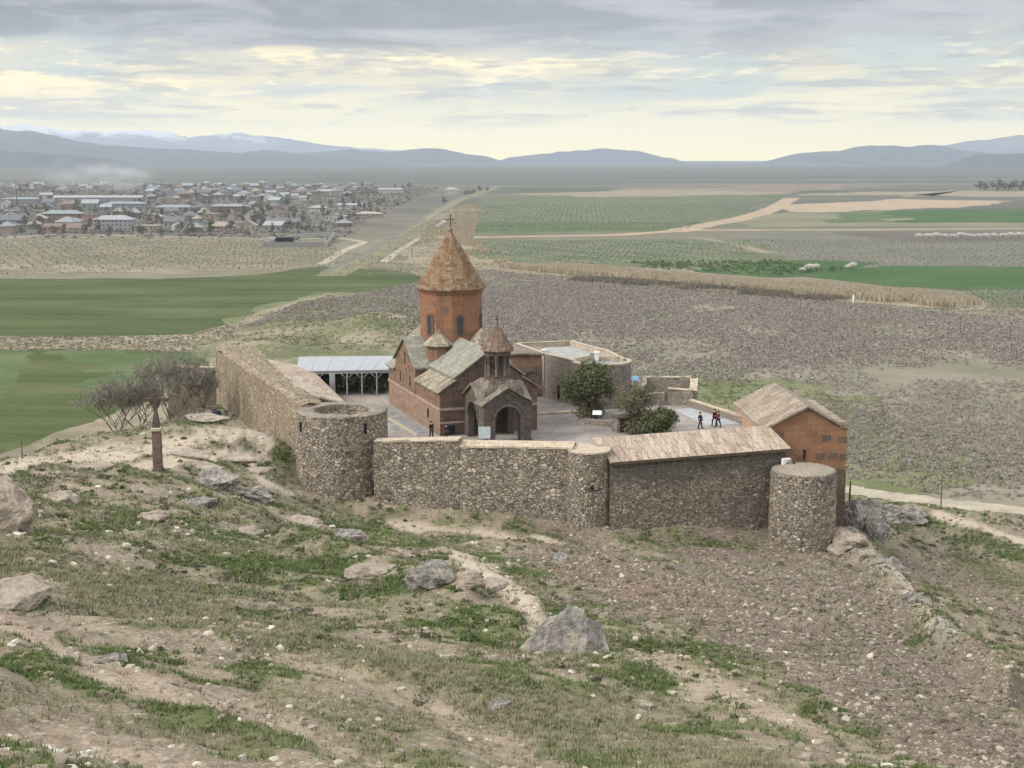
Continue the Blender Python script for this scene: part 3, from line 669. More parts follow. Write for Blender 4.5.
# hillocks behind the left of the fortress
hx, hy = np.meshgrid(np.linspace(-150, 10, 180), np.linspace(225, 520, 200), indexing='ij')
qx, qy = proj(hx, hy, 0 * hx)
def bump_at(x, y, rx, ry): return np.exp(-((qx - x) / rx) ** 2 - ((qy - y) / ry) ** 2)
hz_ = 5 * bump_at(375, 332, 55, 18) + 3 * bump_at(290, 330, 40, 14) + 3.5 * bump_at(255, 352, 45, 9) + 2.5 * bump_at(335, 305, 30, 8) + 3 * bump_at(420, 310, 40, 12)
hz_ = hz_ * (.55 + .9 * fbm(hx / 16, hy / 22, 5, 4)) + (fbm(hx / 4, hy / 5, 6, 4) - .5) * .9 * np.clip(hz_, 0, 1) - .45
hidx = np.arange(hx.size).reshape(hx.shape)
hf = np.stack([hidx[:-1, :-1], hidx[1:, :-1], hidx[1:, 1:], hidx[:-1, 1:]], -1).reshape(-1, 4)
t = NT('hillock_soil'); o = t.world(); n1 = t.noise(o, .045, 5, .6); n2 = t.noise(o, .6, 5, .7)
s_ = t.ramp(t.math('ADD', t.math('MULTIPLY', n1, .6), t.math('MULTIPLY', n2, .4)), [(.36, (.095, .115, .05)), (.47, (.14, .145, .075)), (.54, (.24, .21, .145)), (.66, (.33, .28, .205))])
t.col(t.mix(t.math('MULTIPLY', t.step(n2, .55, .7), .5), s_, (.13, .115, .095))); t.rough(1.); t.bump(n2, 1., .8)
struct(np_mesh('hillocks', np.stack([hx, hy, hz_], -1).reshape(-1, 3), hf, t.mat, smooth=True))

# ---------------------------------------------------------------- sagebrush and reeds: nobody could count them
def rand_in(poly_px, n):
    W = np.array([at_z(*p, 0)[:2] for p in poly_px]); lo, hi = W.min(0), W.max(0); out = np.zeros((0, 2))
    while len(out) < n:
        q = lo + (hi - lo) * rng.random((n * 2, 2)); out = np.r_[out, q[inside(q[:, 0], q[:, 1], W)]]
    return out[:n]
def brush(name, P, r, nl, size, cols, flat, label, zoff=0., zf=None):
    n = len(P); rr = r * (.5 + rng.random(n)); Z = np.zeros(n) + zoff if zf is None else zf(P)
    V, Fc = cards(np.c_[P, Z], nl, rr, size, flat=flat)
    tint = np.repeat(np.clip(np.repeat(rng.random(n), nl) * .65 + rng.random(n * nl) * .35, 0, 1), 4)
    return tag(np_mesh(name, V, Fc, leafy(name + '_leaf', cols), attrs=dict(tint=tint)), label, 'shrubs' if 'brush' in name else 'reeds', kind='stuff')
sp = [(240, 330), (300, 302), (345, 297), (420, 282), (480, 270), (640, 285), (800, 299), (960, 314), (1090, 324), (1150, 505), (960, 498), (850, 480), (700, 420), (600, 372), (500, 352), (420, 330), (330, 330)]
Q = rand_in(sp, 76000)
dn = fbm(Q[:, 0] / 26, Q[:, 1] / 34, 15, 4); gx, gy_ = proj(Q[:, 0], Q[:, 1], 0 * Q[:, 0])
gmask = np.exp(-(((gx - 760) / 150) ** 2 + ((gy_ - 395) / 22) ** 2)) + np.exp(-(((gx - 400) / 60) ** 2 + ((gy_ - 330) / 16) ** 2)) + .8 * np.exp(-(((gx - 980) / 60) ** 2 + ((gy_ - 375) / 10) ** 2))
Q = Q[(dn + .34 * (rng.random(len(Q)) - .5) > .34 + .3 * gmask) & ~inside(Q[:, 0], Q[:, 1], court) & (Q[:, 1] > 195)]
Q = Q[:54000]
def zsage(P):
    z = np.zeros(len(P)); k = P[:, 1] < 320
    a_ = np.clip((P[:, 0] + 150) / 160 * 179, 0, 178); b_ = np.clip((P[:, 1] - 225) / 295 * 199, 0, 198); kh = (np.abs(P[:, 0] + 70) < 79) & (np.abs(P[:, 1] - 372) < 146)
    z[kh] = np.maximum(0, hz_[a_.astype(int), b_.astype(int)][kh])
    if k.any():
        ri = np.log(P[k, 1] / 4.0) / math.log(330 / 4.0) * (NR - 1); ci = np.interp(P[k, 0] / (P[k, 1] + 6), gr, np.arange(NC))
        z[k] = np.maximum(z[k], sample(GZ, ri, ci))
    return z
SC = [(.175, .155, .13), (.225, .198, .17), (.27, .24, .208), (.33, .296, .258)]
nr_ = Q[:, 1] < 360
brush('sagebrush', Q[nr_], .60, 22, .15, SC, .95, 'nearer grey brown sagebrush on the plain right behind the fortress', zf=zsage)
brush('sagebrush', Q[~nr_], .66, 13, .23, SC, .95, 'farther grey brown sagebrush spreading towards the railway line', zf=zsage)
Q = rand_in([(640, 375), (760, 380), (900, 410), (1040, 480), (1040, 495), (960, 490), (880, 480), (835, 474), (700, 410)], 800)
brush('green_brush', Q, .7, 18, .18, [(.11, .115, .055), (.155, .155, .08), (.21, .20, .12)], .7, 'low greenish shrubs on the plain behind the annex', zf=zsage)
rp = [(500, 268), (560, 267), (640, 274), (740, 283), (860, 291), (955, 299), (980, 305), (958, 309), (880, 302), (760, 291), (640, 281), (560, 274)]
def reeds(name, P, h, cols, label):
    n = len(P); k = 5; hh = h * (.55 + .7 * rng.random((n, k))); b = np.c_[P, np.zeros(n)][:, None] + np.c_[rng.normal(size=(n * k, 2)) * .8, np.zeros(n * k)].reshape(n, k, 3)
    s = np.array([.22, .05, 0]); tip = b + np.array([0, 0, 1]) * hh[..., None] + rng.normal(size=(n, k, 3)) * np.array([.35, .35, .0])
    V = np.stack([b - s, b + s, tip + s * .7, tip - s * .7], 2).reshape(-1, 3)
    tint = np.repeat(np.clip(np.repeat(rng.random(n), k) * .6 + rng.random(n * k) * .4, 0, 1), 4)
    return tag(np_mesh(name, V, np.arange(n * k * 4).reshape(-1, 4), leafy(name + '_stalks', cols), attrs=dict(tint=tint)), label, 'reeds', kind='stuff')
P_ = rand_in(rp, 14000); P_ = P_[fbm(P_[:, 0] / 14, P_[:, 1] / 14, 19, 3) + .3 * (rng.random(len(P_)) - .5) > .42]
reeds('reeds', P_, 2.6, [(.28, .23, .155), (.40, .335, .235), (.49, .415, .30), (.58, .50, .38)], 'belt of tall dry straw coloured reeds edging the vineyards')
P_ = rand_in([(560, 277), (640, 282), (760, 292), (860, 301), (860, 304), (740, 295), (600, 283), (540, 279)], 3200); P_ = P_[fbm(P_[:, 0] / 18, P_[:, 1] / 18, 29, 3) > .5]
reeds('dark_reeds', P_, 1.5, [(.13, .11, .08), (.19, .16, .115), (.25, .21, .155)], 'darker brown reeds along the near foot of the pale reed belt')
P_ = rand_in([(380, 264), (404, 248), (440, 222), (468, 202), (480, 208), (472, 240), (510, 262), (470, 270)], 9000); P_ = P_[fbm(P_[:, 0] / 30, P_[:, 1] / 60, 39, 4) + .2 * (rng.random(len(P_)) - .5) > .53]
reeds('sandy_reeds', P_, 1.3, [(.28, .225, .15), (.38, .31, .21), (.46, .385, .28)], 'low tan dry grass on the sandy ground beside the diagonal road')

Q = rand_in([(850, 498), (920, 509), (1050, 520), (1050, 540), (960, 524), (860, 506)], 350)
brush('green_brush', Q, .5, 16, .16, [(.07, .085, .035), (.11, .125, .055), (.16, .155, .085), (.21, .19, .12)], .8, 'low green and tan clumps between the pale path and the slope', zf=zsage)
# weeds and scrub over the open ground of the plain
Q = np.r_[rand_in([(-60, 237), (320, 240), (370, 258), (320, 268), (-60, 276)], 4500), rand_in([(-60, 337), (190, 336), (330, 295), (345, 300), (215, 352), (-60, 350)], 2600), rand_in([(470, 262), (640, 270), (860, 287), (1060, 300), (1080, 326), (800, 304), (640, 288), (480, 276)], 5000), rand_in([(330, 276), (470, 196), (480, 206), (420, 276)], 4000)]
brush('dry_brush', Q, .5, 9, .24, [(.13, .125, .075), (.19, .17, .115), (.25, .22, .155), (.32, .275, .20)], .8, 'low dry weeds over the open ground round the fields')
Q = rand_in([(230, 352), (300, 302), (345, 297), (430, 300), (430, 352)], 2600)
Q0 = Q; brush('green_brush', Q, .45, 12, .2, [(.09, .10, .05), (.13, .135, .07), (.18, .17, .10), (.24, .215, .15)], .8, 'low green and tan scrub on the hillocks left behind the church', zf=zsage)
Q = rand_in([(-60, 238), (-60, 188), (200, 185), (440, 188), (400, 205), (340, 240)], 9000)
brush('village_brush', Q, 1.9, 9, .7, [(.075, .07, .055), (.115, .105, .085), (.15, .135, .11), (.11, .12, .065)], .9, 'grey brown garden shrubs between the village houses')

# ---------------------------------------------------------------- vineyards
def vineyard(name, poly_px, ang, row_gap, label, vines=True, posts=True, stripe=0, pw=.16, ph=1.9, step=7, vcols=None, lim=9000):
    W = np.array([at_z(*p, 0)[:2] for p in poly_px]); c = W.mean(0); R = np.abs(W - c).max() * 1.6
    d = np.array([math.sin(ang), math.cos(ang)]); s = np.array([d[1], -d[0]])
    mb_v = []; mb_f = []; mi = []
    rows = np.arange(-R, R, row_gap); al = np.arange(-R, R, step)
    A, B = np.meshgrid(rows, al, indexing='ij'); P = c + A[..., None] * s + B[..., None] * d; P = P.reshape(-1, 2)
    P = P + rng.normal(size=P.shape) * .12
    K = inside(P[:, 0], P[:, 1], W); P = P[K]; rowi = np.repeat(np.arange(len(rows)), len(al))[K]
    if len(P) > lim: k = rng.choice(len(P), lim, replace=False); P = P[k]; rowi = rowi[k]
    vs = []; q = []
    if posts:
        w = pw; bx = np.array([(-w, 0, 0), (w, 0, 0), (w, 0, ph), (-w, 0, ph), (0, -w, 0), (0, w, 0), (0, w, ph), (0, -w, ph)])
        V = (np.c_[P, 0 * P[:, 0]][:, None] + bx[None]).reshape(-1, 3); F4 = (np.array([(0, 1, 2, 3), (4, 5, 6, 7)])[None] + (np.arange(len(P)) * 8)[:, None, None]).reshape(-1, 4)
        vs.append(V); q.append((F4, np.zeros(len(F4))))
    if vines:
        C = np.c_[P + rng.normal(size=P.shape) * .6, np.full(len(P), .3)]
        V, F4 = cards(C, 7, .9, .3, flat=.8); o_ = sum(map(len, vs)); vs.append(V); q.append((F4 + o_, np.full(len(F4), 1)))
    if stripe:
        sel = (rowi % stripe) == 0; Q = P[sel]; w = .45
        a = np.c_[Q - d * step * .52 - s * w, np.full(len(Q), .35)]; b_ = np.c_[Q - d * step * .52 + s * w, np.full(len(Q), .35)]; c_ = np.c_[Q + d * step * .52 + s * w, np.full(len(Q), .35)]; d_ = np.c_[Q + d * step * .52 - s * w, np.full(len(Q), .35)]
        V = np.stack([a, b_, c_, d_], 1).reshape(-1, 3); o_ = sum(map(len, vs)); vs.append(V); F4 = np.arange(len(V)).reshape(-1, 4); q.append((F4 + o_, np.full(len(F4), 2)))
    V = np.concatenate(vs); Fq = np.concatenate([a for a, _ in q]); mi = np.concatenate([b for _, b in q])
    vm = leafy(name + '_leaf', vcols or [(.05, .075, .03), (.09, .115, .05), (.12, .13, .065)])
    return tag(np_mesh(name, V, Fq, [plain('vineyard_post', (.33, .33, .31), .9), vm, plain('pale_row_cover', (.36, .36, .32), .8)], mi=mi, attrs=dict(tint=rng.random(len(V)))), label, 'vineyard', kind='stuff')
vineyard('vineyard', [(480, 208), (520, 204), (690, 204), (770, 201), (730, 215), (700, 222), (474, 221)], -.35, 5.5, 'far vineyard with pale rows beyond the sandy farm road', stripe=5, step=13, pw=.13, lim=3500)
vineyard('vineyard', [(474, 222), (700, 222), (688, 229), (470, 232)], -.35, 5., 'narrow green vineyard strip just above the sandy farm road', stripe=0, pw=.14, step=8)
vineyard('vineyard', [(474, 242), (640, 242), (750, 242), (740, 262), (600, 264), (484, 257)], -.55, 4.5, 'vineyard with slanting pale rows below the sandy farm road', stripe=6, step=11, pw=.10, lim=4000)
vineyard('vineyard', [(740, 240), (900, 240), (1110, 246), (1160, 266), (880, 268), (790, 256)], .9, 5., 'grey leafless vineyard with many white posts', stripe=0, step=10, pw=.13, vcols=[(.10, .10, .07), (.14, .13, .10), (.17, .155, .12)])
vineyard('vineyard', [(968, 291), (1150, 293), (1190, 311), (986, 304)], -.5, 4., 'near vineyard with white posts at the edge of the bright green field', stripe=0, step=5, pw=.12, ph=2.2)
vineyard('vineyard', [(-120, 242), (120, 240), (330, 244), (350, 256), (250, 270), (-120, 268)], .1, 7., 'dry brown vineyard with thin stakes in front of the village', stripe=0, step=12, pw=.07, ph=1.4, vcols=[(.13, .115, .08), (.17, .15, .105), (.14, .14, .075)])
Q = rand_in([(620, 262), (780, 262), (850, 270), (780, 276), (640, 268)], 260)
brush('green_brush', Q, 1.7, 26, .42, [(.045, .075, .025), (.07, .11, .035), (.11, .14, .05)], .9, 'green leafy bushes at the lower edge of the vineyards')

# ---------------------------------------------------------------- mountains
def range_(name, prof, Y, depth, cols, seed, rough=.10, snow=None):
    Y *= .75; depth *= .75; snow = snow and snow * .75
    """a ridge with real depth: profile (px, py) of its skyline, at distance Y"""
    pxs = np.linspace(prof[0][0], prof[-1][0], 300); pys = np.interp(pxs, [p[0] for p in prof], [p[1] for p in prof])
    n = 40; v = np.linspace(-1, 1, n); V = []
    hts = np.array([at_y(px, py, Y)[2] for px, py in zip(pxs, pys)]); hts = np.maximum(hts, 1) - .0; tp = sstep(0, .1, np.linspace(0, 1, 300)) * sstep(1, .9, np.linspace(0, 1, 300)) if prof[0][0] > -100 else sstep(1, .9, np.linspace(0, 1, 300))
    Xs = (pxs - 512) / F * (CP * Y + SP * H)
    for k in v:
        yy = Y + k * depth; nz = fbm(Xs / (depth * .32), np.full_like(Xs, yy / (depth * .32)), seed, 5, .55) - .5
        fall = (1 - abs(k)) ** 1.15
        h = hts * fall * (1 + nz * 1.3 * abs(k) * 2) + hts * (fbm(Xs / (depth * .1), np.full_like(Xs, yy / depth * 10), seed + 3, 4) - .5) * rough * 2
        V.append(np.stack([Xs * (yy / Y), np.full_like(Xs, yy), np.where(abs(k) > .98, -2, h * tp - 1.5)], -1))
    V = np.array(V); ii = np.arange(n * 300).reshape(n, 300)
    f = np.stack([ii[:-1, :-1], ii[:-1, 1:], ii[1:, 1:], ii[1:, :-1]], -1).reshape(-1, 4)
    t = NT(name + '_rock'); o = t.world(); nz = t.noise(o, 4 / depth, 6, .6)
    c = t.ramp(nz, [(.35, cols[0]), (.65, cols[1])])
    if snow: c = t.mix(t.step(t.math('ADD', t.sep(o)[2], t.math('MULTIPLY', t.math('SUBTRACT', nz, .5), snow * 1.3)), snow * .75, snow * 1.05), c, (.75, .76, .78))
    t.col(c); t.rough(1.)
    return struct(np_mesh(name, V.reshape(-1, 3), f, t.mat, smooth=True))
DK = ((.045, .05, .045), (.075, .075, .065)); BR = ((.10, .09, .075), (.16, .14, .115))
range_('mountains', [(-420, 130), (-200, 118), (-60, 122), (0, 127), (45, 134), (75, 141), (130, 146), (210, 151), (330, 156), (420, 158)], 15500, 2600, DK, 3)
range_('mountains', [(-300, 152), (-60, 153), (15, 150), (50, 153), (95, 157), (150, 159)], 10500, 900, DK, 13)
range_('mountains', [(150, 158), (215, 156), (265, 149), (300, 153), (350, 149), (385, 152), (432, 147), (465, 153), (495, 157), (520, 159)], 17500, 1400, DK, 23)
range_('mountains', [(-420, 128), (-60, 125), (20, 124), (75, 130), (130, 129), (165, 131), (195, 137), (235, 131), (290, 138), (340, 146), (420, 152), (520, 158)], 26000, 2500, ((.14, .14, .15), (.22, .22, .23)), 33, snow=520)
range_('mountains', [(490, 159), (530, 155), (565, 151), (605, 148), (640, 151), (665, 157), (690, 159)], 19500, 1300, DK, 43)
range_('mountains', [(740, 159), (790, 153), (840, 150), (868, 144), (905, 146), (935, 144), (965, 150), (1010, 155), (1100, 152), (1400, 150)], 17000, 1700, DK, 53)
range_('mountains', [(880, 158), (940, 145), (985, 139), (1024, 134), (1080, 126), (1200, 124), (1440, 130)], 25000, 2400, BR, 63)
range_('mountains', [(930, 158), (980, 154), (1040, 152), (1200, 151), (1440, 153)], 11500, 900, DK, 73)
# ================================================================ CHURCH
ZC = 30.0                                     # level of the court
AX, AY = -7.3, 139.6
ch = empty('church', (AX, AY, ZC), math.atan2(.3325, .943), 'red stone church with a tall conical dome and dark arched porch in the court', 'church')
cw, cl_, cx = 10.5, 20.7, 5.26
TD = 13.2                                     # dome centre along the nave
mb = MB()
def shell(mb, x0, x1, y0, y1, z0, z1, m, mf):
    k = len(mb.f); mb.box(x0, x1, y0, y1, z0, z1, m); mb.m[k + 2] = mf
def body():
    mb = MB()
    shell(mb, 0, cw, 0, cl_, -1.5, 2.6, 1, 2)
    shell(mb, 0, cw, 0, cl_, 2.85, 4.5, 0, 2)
    # aisle fillets under the lean-to roofs
    for sx in (0, 1):
        f = (lambda s: s) if sx == 0 else (lambda s: cw - s)
        for a, b in ((0, 8.9), (17.5, cl_)):
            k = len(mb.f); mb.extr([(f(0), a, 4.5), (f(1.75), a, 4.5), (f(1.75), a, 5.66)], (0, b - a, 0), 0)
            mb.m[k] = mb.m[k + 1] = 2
    # nave and transept upper walls with gables
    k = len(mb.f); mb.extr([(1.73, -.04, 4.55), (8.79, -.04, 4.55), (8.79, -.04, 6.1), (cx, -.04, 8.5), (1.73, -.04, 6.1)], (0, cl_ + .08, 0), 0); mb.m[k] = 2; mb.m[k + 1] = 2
    mb.extr([(-.05, 9, 2.9), (-.05, 17.4, 2.9), (-.05, 17.4, 5.85), (-.05, TD, 8.42), (-.05, 9, 5.85)], (cw + .1, 0, 0), 0)
    for sx in (2.8, cw - 2.8):
        for ty in (9.9, 16.5): mb.lathe([(1.3, 5), (1.3, 7.75), (1.5, 7.85), (1.5, 7.95)], 8, (sx, ty), 0, False, PI / 8)
    return mb
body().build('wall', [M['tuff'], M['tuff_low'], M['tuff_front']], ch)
mb = MB(); mb.box(-.09, cw + .09, -.09, cl_ + .09, 2.6, 2.85); mb.box(-.07, 3.0, -.085, .3, 1.25, 1.42); mb.build('string_course', M['band'], ch)
mb = MB()
for a in (0, 1):
    g = (lambda s: s) if a == 0 else (lambda s: 2 * cx - s)
    mb.slab([(g(1.42), -.32, 5.98), (g(1.42), cl_ + .3, 5.98), (g(cx), cl_ + .3, 8.70), (g(cx), -.32, 8.70)], .17)
mb.build('nave_roof', M['slab_green'], ch)
mb = MB()
for a in (0, 1):
    g = (lambda s: s) if a == 0 else (lambda s: 2 * TD - s)
    mb.slab([(-.3, g(8.68), 5.74), (cw + .3, g(8.68), 5.74), (cw + .3, g(TD), 8.60), (-.3, g(TD), 8.60)], .17)
mb.build('transept_roof', M['slab_green'], ch)
for a in (0, 1):
    g = (lambda s: s) if a == 0 else (lambda s: 2 * cx - s)
    for y0, y1, mm in ((-.28, 8.93, 'slab_spot'), (17.45, cl_ + .28, 'slab_green')):
        mb = MB(); mb.slab([(g(-.3), y0, 4.52), (g(-.3), y1, 4.52), (g(1.72), y1, 5.80), (g(1.72), y0, 5.80)], .15); mb.build('aisle_roof', M[mm], ch)
for sx in (2.8, cw - 2.8):
    for ty in (9.9, 16.5): mb = MB(); mb.lathe([(1.68, 7.95), (1.68, 8.05), (.5, 9.15), (.05, 9.6)], 8, (sx, ty), 0, False, PI / 8); mb.build('corner_roof', M['slab_spot'], ch)
# drum; facets centred on the nave axis; its own origin so that the courses wrap round it
a12 = -PI / 2 + PI / 12
mb = MB(); mb.lathe([(3.42, 5.5), (3.42, 13.3), (3.55, 13.35), (3.55, 13.52), (3.66, 13.56), (3.66, 13.74)], 12, (0, 0), 0, False, a12)
dr = mb.build('drum', M['tuff_drum'], ch); dr.location = (cx, TD, 0)
mb = MB(); mb.lathe([(3.86, 13.74), (3.86, 13.9), (2.6, 15.95), (1.25, 18.2), (.2, 19.85), (.12, 20.0)], 12, (0, 0), 0, False, a12)
mb.lathe([(.16, 19.95), (.26, 20.1), (.2, 20.3), (.05, 20.42)], 8, (0, 0), 0)
mb.build('dome_roof', M['slab_cone'], dr)
mb = MB(); mb.box(-.035, .035, -.035, .035, 20.35, 21.8); mb.box(-.42, .42, -.03, .03, 21.2, 21.27)
for p in ((-.42, 21.235), (.42, 21.235), (0, 21.8)): mb.box(p[0] - .055, p[0] + .055, -.04, .04, p[1] - .055, p[1] + .055)
mb.build('cross', M['iron'], dr)
ap = 3.42 * math.cos(PI / 12)
def arch_pts(w, z0, zs, n=9):
    r = w / 2
    return [(-r, z0)] + [(-r * math.cos(PI * k / n), zs + r * math.sin(PI * k / n)) for k in range(n + 1)] + [(r, z0)]
def on_face(pts, ang, dist):
    nx_, ny_ = math.cos(ang), math.sin(ang)
    return [(nx_ * dist - ny_ * p, ny_ * dist + nx_ * p, z) for p, z in pts]
for k in range(6):
    an = -PI / 2 + k * PI / 3; d3 = Vector((math.cos(an), math.sin(an), 0))
    o_, i_ = arch_pts(.98, 8.85, 10.75), arch_pts(.56, 8.98, 10.72)
    mb = MB(); n = len(o_); A_ = on_face(o_, an, ap + .1); B_ = on_face(i_, an, ap + .1); C_ = on_face(o_, an, ap - .1); D_ = on_face(i_, an, ap - .2)
    mb.add(A_ + B_ + C_ + D_, [(j, (j + 1) % n, n + (j + 1) % n, n + j) for j in range(n)] + [(2 * n + j, 2 * n + (j + 1) % n, (j + 1) % n, j) for j in range(n)] + [(n + j, n + (j + 1) % n, 3 * n + (j + 1) % n, 3 * n + j) for j in range(n)])
    wd = mb.build('window', M['tuff_front'], dr)
    mb = MB(); mb.add(on_face(i_, an, ap + .02), [tuple(range(n))]); mb.build('pane', M['glass'], wd) if False else mb.build('window_pane', M['glass'], dr)
for k in (-PI / 2 - PI / 6, -PI / 2 + PI / 3): mb = MB(); mb.extr(on_face([(-.35, 11.3), (.35, 11.3), (.35, 11.9), (-.35, 11.9)], k, ap - .05), Vector((math.cos(k), math.sin(k), 0)) * .08); mb.build('carved_block', M['tuff_front'], dr)
for a, b, z0, z1 in ((TD - .16, TD + .16, 5.6, 6.9), (TD - 2.1, TD - 1.85, 3.4, 4.6), (TD + 1.85, TD + 2.1, 3.4, 4.6), (4.2, 4.45, 1.2, 2.1)):
    mb = MB(); mb.box(-.09, .1, a, b, z0, z1); mb.build('slit_window', M['dark'], ch)
mb = MB(); mb.box(.6, 1.7, -.07, .3, .1, 1.2); mb.build('niche', M['basalt'], ch)
mb = MB(); mb.box(.75, 1.55, -.1, .3, .2, 1.05); mb.build('niche_recess', M['dark'], ch)
mb = MB(); mb.box(4.3, 5.9, -.06, .2, -.2, 2.7); mb.build('door', M['dark'], ch)

# ---- porch
P0, P1, PT = 2.6, 7.5, -6.4; pc = (P0 + P1) / 2
def gable_arch(w, eave, peak, aw, zs, n=14, z0=-1.5, off=0):
    c = w / 2 + off; r = aw / 2
    return [(0, z0), (c - r, z0)] + [(c - r * math.cos(PI * k / n), zs + r * math.sin(PI * k / n)) for k in range(n + 1)] + [(c + r, z0), (w, z0), (w, eave), (w / 2, peak), (0, eave)]
po = MB()
po.extr([(P0 + p, PT, z) for p, z in gable_arch(P1 - P0, 4.1, 5.55, 2.6, 2.5)], (0, .7, 0))
L = -PT
for sx in (P0, P1 - .65): po.extr([(sx, PT + .7 + p, z) for p, z in gable_arch(L - .72, 4.1, 5.55, 3.1, 2.3)], (.65, 0, 0))
po.box(P0 + .1, P1 - .1, PT + .1, -.05, 4.15, 4.35)
po.box(P0 - .12, P0 + .7, PT - .12, PT + .8, -1.5, .45); po.box(P1 - .7, P1 + .12, PT - .12, PT + .8, -1.5, .45)
porch = po.build('porch', M['basalt'], ch)
mb = MB(); n = 14
def ring(c, r0, r1, zs, f, d):
    pts = [(c - r1 * math.cos(PI * k / n), zs + r1 * math.sin(PI * k / n)) for k in range(n + 1)] + [(c + r0 * math.cos(PI * k / n), zs + r0 * math.sin(PI * k / n)) for k in range(n + 1)]
    mb.extr([f(*p) for p in pts], d)
ring(pc, 1.33, 1.62, 2.5, lambda p, z: (p, PT - .12, z), (0, .115, 0)); ring(pc, 1.72, 1.84, 2.5, lambda p, z: (p, PT - .07, z), (0, .065, 0))
ring(PT + .7 + (L - .72) / 2, 1.58, 1.86, 2.3, lambda p, z: (P0 - .12, p, z), (.115, 0, 0))
for s in (-1, 1):
    mb.box(pc + s * 1.5 - .17, pc + s * 1.5 + .17, PT - .12, PT - .003, -.2, 2.5)
for s in (-1, 1):   # raking mouldings of the front gable
    mb.extr([(pc, PT - .1, 5.3), (pc, PT - .1, 5.5), (pc + s * 2.55, PT - .1, 4.0), (pc + s * 2.55, PT - .1, 3.8)], (0, .097, 0))
mb.lathe([(.3, 0), (.3, .1), (.22, .13)], 16, (0, 0)); k = len(mb.v) - 48
mb.v[k:] = [(pc + v[0], PT - .003 - v[2], 4.75 + v[1]) for v in mb.v[k:]]
mb.build('arch_trim', M['basalt_trim'], porch)
mb = MB()
for s in (-1, 1):
    mb.slab([(pc, PT - .3, 5.82), (pc, PT + 2.0, 5.82), (pc + s * 2.8, PT + 2.0, 4.14), (pc + s * 2.8, PT - .3, 4.14)], .16)
tm = PT + .7 + (L - .72) / 2
for s in (-1, 1):
    for x0, x1 in ((P0 - .3, P0 + 1.9), (P1 - 1.9, P1 + .3)):
        mb.slab([(x0, tm, 5.82), (x1, tm, 5.82), (x1, tm + s * 3.0, 4.2), (x0, tm + s * 3.0, 4.2)], .16)
mb.build('gable_roof', M['slab_dark'], porch)
mb = MB(); q = [(P0 + .45, PT + 1.1), (P1 - .45, PT + 1.1), (P1 - .45, -.5), (P0 + .45, -.5)]; r8 = 1.5; ct = (pc, -3.2)
top = [(pc - 1.35, ct[1] - 1.35), (pc + 1.35, ct[1] - 1.35), (pc + 1.35, ct[1] + 1.35), (pc - 1.35, ct[1] + 1.35)]
vs = [(x, y, 5.25) for x, y in q] + [(x, y, 6.12) for x, y in top] + [(x, y, 4.5) for x, y in q]
mb.add(vs, [(0, 1, 5, 4), (1, 2, 6, 5), (2, 3, 7, 6), (3, 0, 4, 7), (4, 5, 6, 7), (8, 9, 1, 0), (9, 10, 2, 1), (10, 11, 3, 2), (11, 8, 0, 3)])
for k in range(15):     # standing tile ribs on the front slope
    f = (k + .5) / 15; a = Vector(vs[0]).lerp(Vector(vs[1]), f); b = Vector(vs[4]).lerp(Vector(vs[5]), f); mb.tube([a + Vector((0, -.02, .03)), b + Vector((0, 0, .03))], .05, 5)
mb.build('tile_roof', M['slab_dark'], porch)
mb = MB(); mb.lathe([(1.45, 6.08), (1.45, 6.25), (1.3, 6.27), (1.3, 6.4)], 12, ct, 0, False); mb.lathe([(1.3, 8.55), (1.38, 8.6), (1.38, 8.95), (1.52, 9.0)], 12, ct, 0, False)
mb.box(ct[0] - .12, ct[0] + .12, ct[1] - .12, ct[1] + .12, 6.3, 8.6); mb.box(ct[0] + .35, ct[0] + .95, ct[1] + .1, ct[1] + .4, 6.3, 8.6)
tu = mb.build('bell_turret', M['tuff_front'], ch)
for k in range(8):
    a = -PI / 2 + PI / 8 + k * PI / 4; c = (ct[0] + 1.1 * math.cos(a), ct[1] + 1.1 * math.sin(a))
    mb = MB(); mb.lathe([(.24, 6.4), (.24, 6.55), (.17, 6.6), (.155, 8.3), (.24, 8.4), (.24, 8.56)], 10, c); mb.build('column', M['basalt_trim'], tu)
mb = MB(); mb.lathe([(1.66, 9.0), (1.66, 9.1), (1.0, 10.15), (.3, 11.2), (.08, 11.55)], 12, ct, 0, False, a12)
for k in range(12):
    a = a12 + k * PI / 6; mb.tube([(ct[0] + 1.66 * math.cos(a), ct[1] + 1.66 * math.sin(a), 9.1), (ct[0] + .08 * math.cos(a), ct[1] + .08 * math.sin(a), 11.55)], .045, 5)
mb.build('turret_roof', M['slab_turret'], tu)
mb = MB(); mb.box(ct[0] - .035, ct[0] + .035, ct[1] - .035, ct[1] + .035, 11.5, 12.45); mb.box(ct[0] - .27, ct[0] + .27, ct[1] - .03, ct[1] + .03, 12.05, 12.12); mb.lathe([(.05, 11.45), (.13, 11.55), (.05, 11.68)], 8, ct); mb.build('cross', M['iron'], tu)
mb = MB(); mb.lathe([(.3, 7.3), (.24, 7.5), (.18, 7.75), (.08, 7.85)], 12, (ct[0] - .55, ct[1] - .35)); mb.tube([(ct[0] - .55, ct[1] - .35, 7.8), (ct[0] - .55, ct[1] - .35, 8.6)], .02, 5); mb.build('bell', M['iron'], tu)

